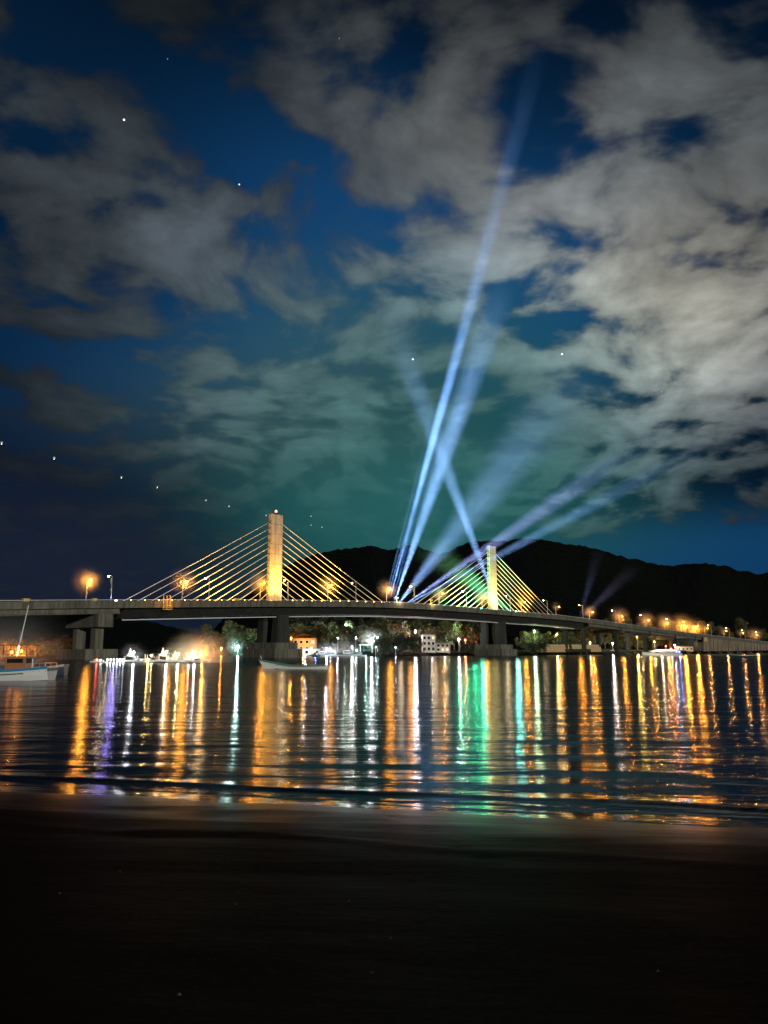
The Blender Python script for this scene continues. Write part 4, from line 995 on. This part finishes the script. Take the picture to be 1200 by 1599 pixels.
for i, px in enumerate((168, 173, 178, 183, 188, 193)):
    o = empty('buoy_lamp', (gx(px, 190), 190, 0)); tag(o, 'little white lamp float, %s from left in the row by left pier' % ORD[i], 'buoy', 'row of white lamp floats')
    MB().ball((0, 0, 0.05), 0.35, 1, 1, 0.5, 8, 5).build('float', M['white_paint'], o, world=False); MB().tube([(0, 0, 0.1), (0, 0, 0.65)], 0.05, 6).build('stem', M['steel'], o, world=False)
    MB().ball((0, 0, 0.75), 0.15).build('bulb', emit(WHITE, 20), o, world=False); shine(o, (0, -0.2, 0.75), WHITE, 3, 0.1)
# pontoon the flotilla lies along
pn = empty('pontoon', (gx(268, 197), 197, 0)); tag(pn, 'low floating pontoon behind the lit flotilla', 'pontoon')
MB().box((0, 0, 0.25), (15.5, 2.2, 0.5)).build('deck', M['grey_paint'], pn, world=False)
for i in range(5): MB().tube([(-7+i*3.5, 1.2, -1), (-7+i*3.5, 1.2, 2.0)], 0.12, 6).build('post', M['white_paint'], pn, world=False)
# cabin cruiser and dark boat on the right
cr = empty('cabin_cruiser', (gx(1034, 395), 395, 0), R(184)); tag(cr, 'long white cabin cruiser moored before end of viaduct', 'boat')
hull_parts(cr, 19.5, 4.6, 2.3, 1.5, 1.5, 0.6, 'white_paint', 'navy_paint', transom=0.85)
mb = MB(); mb.loft([[(x, y*1.7*w, 1.3), (x, y*1.7*w, 1.3+h*0.6), (x, y*1.2*w, 1.3+h), (x, -y*1.2*w, 1.3+h), (x, -y*1.7*w, 1.3+h*0.6), (x, -y*1.7*w, 1.3)] for y in (1,) for x, w, h in ((-7.5, 0.9, 1.7), (-3, 1, 2.0), (2, 1, 1.9), (5.5, 0.85, 1.2), (7.6, 0.5, 0.3))])
cb = mb.build('cabin', M['white_paint'], cr, world=False)
for sg in (-1, 1): MB().box((-1.2, sg*1.71, 2.0), (10.5, 0.08, 0.55)).build('window', M['glass'], cb, world=False)
light('POINT', 'deck_light', (2, 5, 4.0), 2600, WARM, cr, shadow_soft_size=0.2)
MB().ball((-8.6, 1.2, 2.1), 0.3).build('stern_lamp', emit((0.15, 0.2, 1.0), 30), cr, world=False); shine(cr, (-8.6, 1.8, 2.1), (0.15, 0.2, 1), 140)
MB().ball((-4.5, 1.2, 3.6), 0.28).build('roof_lamp', emit((1.0, 0.1, 0.06), 30), cr, world=False); shine(cr, (-4.5, 1.8, 3.6), (1, 0.1, 0.06), 140)
db = empty('sailing_skiff', (gx(1160, 330), 330, 0), R(176)); tag(db, 'dark low skiff with short teal mast near right shore', 'boat')
hull_parts(db, 10, 2.4, 1.3, 0.9, 0.75, 0.3, 'navy_paint', 'grey_paint')
MB().tube([(1.8, 0, 0.4), (1.9, 0, 4.2)], [0.12, 0.07], 6).build('mast', M['teal_paint'], db, world=False)

# ------------------------------------------------------------------ power line over the bay with marker balls
WIRES = [((-120, 655), (-0, 682), (560, 832), 0.6), ((-120, 690), (20, 715), (560, 860), 0.8), ((-120, 704), (20, 730), (560, 868), 0.8), ((-120, 716), (20, 745), (560, 875), 0.8)]
def wire_pt(w, u):
    a, b = WIRES[w][0], WIRES[w][2]; p0 = at(a[0], a[1], 300); p1 = at(b[0], b[1], 1150); p = p0.lerp(p1, u); p.z -= 26*u*(1-u)*(0.9+w*0.05); return p
for w in range(4):
    mb = MB(); mb.tube([wire_pt(w, i/40) for i in range(41)], 0.055, 5)
    o = mb.build('power_line', M['dark_metal']); tag(o, 'thin overhead power line crossing the sky at left, %s from top' % ORD[w], 'power line', 'power lines over the bay')
def proj(p):
    q = p-Vector((0, 0, CAM_H)); y = q.y*math.cos(TH)+q.z*math.sin(TH); z = -q.y*math.sin(TH)+q.z*math.cos(TH); return 600+F*q.x/y
for i, px in enumerate((3, 85, 190, 246, 322, 358, 416, 441, 486, 503)):
    lo, hi = 0.0, 1.0
    for _ in range(40):
        mid = (lo+hi)/2
        if proj(wire_pt(0, mid)) < px: lo = mid
        else: hi = mid
    o = empty('marker_ball', wire_pt(0, lo)); tag(o, 'pale aerial marker ball on uppermost power line, %s from left' % ORD[i], 'marker ball', 'marker balls on the power line')
    r = 0.55 if i < 6 else 0.65
    MB().ball((0, 0, 0), r, 1, 1, 1, 12, 8).build('shell', M['white_paint'], o, world=False, smooth=True)
    MB().ball((0, 0, -r-0.1), 0.22).build('beacon', emit((1, 0.95, 0.85), 3.5), o, world=False)
    MB().tube([(-r-0.15, 0, 0), (r+0.15, 0, 0)], 0.09, 6).build('clamp', M['steel'], o, world=False)

# ------------------------------------------------------------------ sky
w = bpy.data.worlds.new('World'); scene.world = w; w.use_nodes = True; nt = w.node_tree; nt.nodes.clear(); L = nt.links
out = nd(nt, 'ShaderNodeOutputWorld'); bg = nd(nt, 'ShaderNodeBackground'); L.new(bg.outputs[0], out.inputs[0])
tc = nd(nt, 'ShaderNodeTexCoord'); DIR = tc.outputs['Generated']
def mth(op, a, b=None, c=None, clamp=False):
    n = nd(nt, 'ShaderNodeMath', operation=op); n.use_clamp = clamp
    for i, q in enumerate((a, b, c)):
        if q is None: continue
        if isinstance(q, (int, float)): n.inputs[i].default_value = q
        else: L.new(q, n.inputs[i])
    return n.outputs[0]
sep = nd(nt, 'ShaderNodeSeparateXYZ'); L.new(DIR, sep.inputs[0])
zc = mth('ADD', mth('MAXIMUM', sep.outputs[2], 0.0), 0.26)
px_ = mth('DIVIDE', sep.outputs[0], zc); py_ = mth('DIVIDE', sep.outputs[1], zc)
cv = nd(nt, 'ShaderNodeCombineXYZ'); L.new(px_, cv.inputs[0]); L.new(py_, cv.inputs[1])
wn = nd(nt, 'ShaderNodeTexNoise', i_Scale=1.6, i_Detail=2); L.new(cv.outputs[0], wn.inputs['Vector'])
wv = nd(nt, 'ShaderNodeVectorMath', operation='MULTIPLY_ADD'); L.new(wn.outputs['Color'], wv.inputs[0]); wv.inputs[1].default_value = (0.35, 0.35, 0); L.new(cv.outputs[0], wv.inputs[2])
def fbm(scale, detail, rough, off=(0, 0, 0)):
    a = nd(nt, 'ShaderNodeVectorMath', operation='ADD'); L.new(wv.outputs[0], a.inputs[0]); a.inputs[1].default_value = off
    n = nd(nt, 'ShaderNodeTexNoise', i_Scale=scale, i_Detail=detail, i_Roughness=rough); L.new(a.outputs[0], n.inputs['Vector']); return n.outputs[0]
n_big = fbm(7.4, 4, 0.47); n_fine = fbm(14.0, 4, 0.55, (3.1, 7.7, 0)); n_soft = fbm(2.4, 3, 0.5, (9, 2, 0))
def blob(px, py, rx, ry, wgt):
    d = ray(px, py).normalized()
    s = nd(nt, 'ShaderNodeVectorMath', operation='SUBTRACT'); L.new(DIR, s.inputs[0]); s.inputs[1].default_value = d
    m = nd(nt, 'ShaderNodeVectorMath', operation='MULTIPLY'); L.new(s.outputs[0], m.inputs[0]); m.inputs[1].default_value = (F/rx, F/max(rx, ry)*0.5, F/ry)
    l = nd(nt, 'ShaderNodeVectorMath', operation='LENGTH'); L.new(m.outputs[0], l.inputs[0])
    r = nd(nt, 'ShaderNodeMapRange', interpolation_type='SMOOTHERSTEP'); L.new(l.outputs['Value'], r.inputs[0]); r.inputs[1].default_value = 0.0; r.inputs[2].default_value = 1.35; r.inputs[3].default_value = wgt; r.inputs[4].default_value = 0.0
    return r.outputs[0]
def total(bl, base):
    acc = base
    for b in bl: acc = mth('ADD', blob(*b), acc)
    return acc
cover = total([(1050, 330, 330, 220, .22), (1080, 530, 260, 130, .26), (640, 150, 230, 170, .20), (120, 320, 320, 190, .20), (330, 390, 130, 70, .18), (600, 620, 330, 220, .11), (980, 690, 330, 120, .14), (700, 400, 130, 70, .2), (515, 345, 60, 60, .14), (1000, 30, 250, 60, .08), (300, 700, 400, 200, .06), (160, 560, 260, 90, -.10),
               (450, 300, 130, 120, -.22), (330, 170, 120, 70, -.16), (560, 350, 90, 40, -.14), (860, 480, 80, 90, -.30), (960, 590, 110, 40, -.26), (1120, 400, 140, 40, -.2), (850, 190, 70, 100, -.2), (880, 40, 130, 80, -.22), (650, 520, 110, 24, -.16), (740, 600, 140, 22, -.16), (1100, 870, 260, 55, -.6), (380, 520, 120, 50, -.22), (200, 60, 260, 110, -.12), (770, 480, 40, 60, -.16)], 0.0)
dn = mth('MULTIPLY_ADD', mth('SUBTRACT', n_big, 0.5), 1.6, mth('MULTIPLY_ADD', cover, 0.85, 0.53)); dn = mth('MULTIPLY_ADD', mth('SUBTRACT', n_fine, 0.5), 0.3, dn)
mr = nd(nt, 'ShaderNodeMapRange', interpolation_type='SMOOTHSTEP', i_1=0.40, i_2=0.70, i_3=0.0, i_4=1.0); L.new(dn, mr.inputs[0]); DENS = mr.outputs[0]
lum = total([(1080, 530, 270, 150, .17), (1020, 300, 330, 230, .105), (860, 400, 200, 170, .07), (650, 170, 260, 210, .065), (720, 440, 240, 130, .09), (560, 590, 320, 220, .10), (960, 690, 360, 160, .085), (340, 380, 150, 90, .035), (120, 330, 320, 210, .026), (780, 800, 260, 120, .04), (420, 620, 320, 200, .045), (1000, 60, 260, 90, .02), (200, 60, 300, 100, .008)], 0.010)
shade = mth('MULTIPLY_ADD', n_soft, 0.9, 0.30); shade = mth('MULTIPLY', shade, mth('MULTIPLY_ADD', n_fine, 0.9, 0.55))
thick = nd(nt, 'ShaderNodeMapRange', i_1=0.45, i_2=1.0, i_3=0.62, i_4=1.5); L.new(dn, thick.inputs[0]); lum = mth('MULTIPLY', mth('MULTIPLY', lum, shade), thick.outputs[0]); lum = mth('MULTIPLY', lum, 1.5)
warm = total([(1080, 520, 340, 200, .7), (1000, 250, 400, 260, .42), (650, 150, 260, 200, .28), (150, 320, 360, 230, .10)], 0.05)
teal = total([(640, 700, 420, 260, 1.0), (900, 800, 420, 130, .35)], 0.0)
def rgb(c): n = nd(nt, 'ShaderNodeRGB'); n.outputs[0].default_value = (*c, 1); return n.outputs[0]
def mix(f, a, b, mode='MIX'):
    n = nd(nt, 'ShaderNodeMix', data_type='RGBA', blend_type=mode); n.clamp_factor = True
    for key, q in ((0, f), (6, a), (7, b)):
        if isinstance(q, (int, float)): n.inputs[key].default_value = q
        else: L.new(q, n.inputs[key])
    return n.outputs[2]
ccol = mix(warm, rgb((0.76, 0.98, 1.20)), rgb((1.08, 1.02, 0.84))); ccol = mix(teal, ccol, rgb((0.52, 1.12, 1.12)))
cl = nd(nt, 'ShaderNodeVectorMath', operation='SCALE'); L.new(ccol, cl.inputs[0]); L.new(lum, cl.inputs['Scale'])
blue = total([(490, 340, 280, 230, .034), (700, 420, 420, 260, .05), (900, 520, 260, 220, .04), (1120, 870, 330, 90, .06), (400, 560, 320, 120, .03), (150, 560, 320, 170, .022), (60, 120, 300, 200, .012)], 0.014)
bs = nd(nt, 'ShaderNodeVectorMath', operation='SCALE'); L.new(mix(teal, rgb((0.07, 0.58, 1.7)), rgb((0.12, 0.85, 1.3))), bs.inputs[0]); L.new(blue, bs.inputs['Scale'])
sky = mix(mth('MULTIPLY', DENS, 0.93), bs.outputs[0], cl.outputs[0])
# low haze glow: teal behind the bridge, dusky navy at left
tg = mth('MULTIPLY', total([(640, 820, 400, 190, 1.0), (640, 640, 420, 260, .45)], 0.0), 0.6); sky = mix(tg, sky, rgb((0.022, 0.135, 0.135)))
mg = mth('MULTIPLY', total([(540, 600, 260, 200, 1.0), (300, 660, 260, 120, .7)], 0.0), 0.28); sky = mix(mg, sky, rgb((0.056, 0.098, 0.104)))
ng = total([(-50, 860, 420, 240, .52), (200, 900, 260, 150, .4)], 0.0); sky = mix(ng, sky, rgb((0.011, 0.016, 0.032)))
# dim towards the zenith and behind the camera
zn = nd(nt, 'ShaderNodeMapRange', i_1=0.55, i_2=0.8, i_3=1.0, i_4=0.25); L.new(sep.outputs[2], zn.inputs[0])
sc = nd(nt, 'ShaderNodeVectorMath', operation='SCALE'); L.new(sky, sc.inputs[0]); L.new(zn.outputs[0], sc.inputs['Scale'])
# stars
stars = None
for sx, sy, sr, sv in ((194, 187, 1.1, 2.2), (374, 288, 0.9, 1.6), (645, 561, 1.2, 1.6), (878, 553, 1.2, 1.6), (486, 806, 0.7, 0.8), (1034, 612, 0.6, .4), (262, 92, 0.6, 0.35), (530, 60, 0.6, 0.3)):
    d = ray(sx, sy).normalized(); q = nd(nt, 'ShaderNodeVectorMath', operation='DISTANCE'); L.new(DIR, q.inputs[0]); q.inputs[1].default_value = d
    m = nd(nt, 'ShaderNodeMapRange', i_1=sr*0.5/F, i_2=sr*1.5/F, i_3=sv, i_4=0.0); L.new(q.outputs['Value'], m.inputs[0])
    stars = m.outputs[0] if stars is None else mth('ADD', stars, m.outputs[0])
fin = nd(nt, 'ShaderNodeVectorMath', operation='ADD'); L.new(sc.outputs[0], fin.inputs[0]); L.new(stars, fin.inputs[1])
L.new(fin.outputs[0], bg.inputs[0]); bg.inputs[1].default_value = 1.0

# low fill light added behind the camera, standing in for unseen shore lamps
sun = light('SUN', 'low_fill', (0, -50, 60), 1.6, (1.0, 0.97, 0.86), None, angle=R(2)); aim(sun, (-0.42, 0.88, -0.12))

# ------------------------------------------------------------------ thin mist patches added to give the lamps their halos
_mist = MB().ball((0, 0, 0), 1.0, 1, 1, 1, 20, 12).mesh('mist', [])
def mist(p, rad, dens, what, sq=1.0, group=None, wide=1.0):
    """a patch of mist, densest at its heart and fading to nothing at its rim"""
    m = bpy.data.materials.new('halo_mist'); m.use_nodes = True; t_ = m.node_tree; t_.nodes.clear()
    o_ = nd(t_, 'ShaderNodeOutputMaterial'); v_ = nd(t_, 'ShaderNodeVolumePrincipled'); v_.inputs['Color'].default_value = (0.95, 0.95, 0.95, 1)
    tc = nd(t_, 'ShaderNodeTexCoord'); ln = nd(t_, 'ShaderNodeVectorMath', operation='LENGTH'); t_.links.new(tc.outputs['Object'], ln.inputs[0])
    nz = nd(t_, 'ShaderNodeTexNoise', i_Scale=2.2, i_Detail=3); t_.links.new(tc.outputs['Object'], nz.inputs['Vector'])
    m0 = nd(t_, 'ShaderNodeMapRange', i_1=0.0, i_2=0.96, i_3=1.0, i_4=0.0); t_.links.new(ln.outputs['Value'], m0.inputs[0])
    mr = nd(t_, 'ShaderNodeMath', operation='POWER', i_1=2.6); t_.links.new(m0.outputs[0], mr.inputs[0])
    m2 = nd(t_, 'ShaderNodeMath', operation='MULTIPLY', i_1=dens*3.6); t_.links.new(mr.outputs[0], m2.inputs[0]); mr = m2
    mu = nd(t_, 'ShaderNodeMath', operation='MULTIPLY'); t_.links.new(mr.outputs[0], mu.inputs[0]); t_.links.new(nz.outputs[0], mu.inputs[1])
    t_.links.new(mu.outputs[0], v_.inputs['Density']); t_.links.new(v_.outputs[0], o_.inputs['Volume'])
    me = _mist.copy(); me.materials.append(m); o = link('mist', me); o.location = p; o.scale = (rad*wide, rad, rad*sq)
    return tag(o, what, 'mist', group, kind='stuff')
for px, k in NEAR:
    t = tpx(px, -HW+3.2); mist(P(t, -HW+3.2, ztop(t)+8.0), (7.0 if k >= 1 else 4.5)*(1+0.25*max(0, k-1))*(1.35 if px > 950 else 1.0), 0.055, 'added mist patch for the orange halo of a bridge lamp', 1.0, 'mist patches added as halos of the bridge lamps')
mist(Vector((pb.x-3.5, 86, 3.0)), 10, 0.07, 'added mist for the orange glow around the wooden wheelhouse', 0.7)
mist(Vector((gx(313, 192), 192, 1.2)), 11, 0.12, 'orange smoke glowing at right end of the flotilla', 0.8)
mist(Vector((gx(275, 190), 191, 1.2)), 4.5, 0.03, 'added mist for the pale golden glow along the lit flotilla', 0.8, None, 2.3)
mist(Vector((gx(203, 190), 192, 1.5)), 5.0, 0.025, 'added mist for the white halo of the lone brilliant boat', 0.9)
mist(ground(372, 3)+Vector((0, 0, 4.5)), 8.0, 0.02, 'added mist for the halo of the brilliant blue white shore lamp')
for px, py, r in ((504, 1017, 6), (519, 1017, 6), (544, 1016, 8), (581, 998, 8)): mist(at(px, py, 372 if py > 1010 else edge_y(px)+12), r*1.25, 0.045, 'added mist for the pale halo of a lamp below the main span', 0.9, 'mist patches added as halos below the main span')
t = tpx(1078, -HW-3); mist(P(t-2, -HW-1, ztop(t)+7), 14, 0.02, 'added mist for the orange halo of the brightest lamp at bridge end')

# ------------------------------------------------------------------ render settings
scene.view_settings.view_transform = 'Standard'; scene.view_settings.look = 'None'; scene.view_settings.exposure = 0; scene.view_settings.gamma = 1
cy = scene.cycles
cy.use_light_tree = True; cy.max_bounces = 4; cy.diffuse_bounces = 1; cy.glossy_bounces = 3; cy.transmission_bounces = 2; cy.volume_bounces = 0; cy.transparent_max_bounces = 12
cy.sample_clamp_indirect = 4.0; cy.sample_clamp_direct = 0.0; cy.caustics_reflective = False; cy.caustics_refractive = False
cy.use_denoising = True; cy.denoiser = 'OPENIMAGEDENOISE'; cy.use_adaptive_sampling = True; cy.adaptive_threshold = 0.01
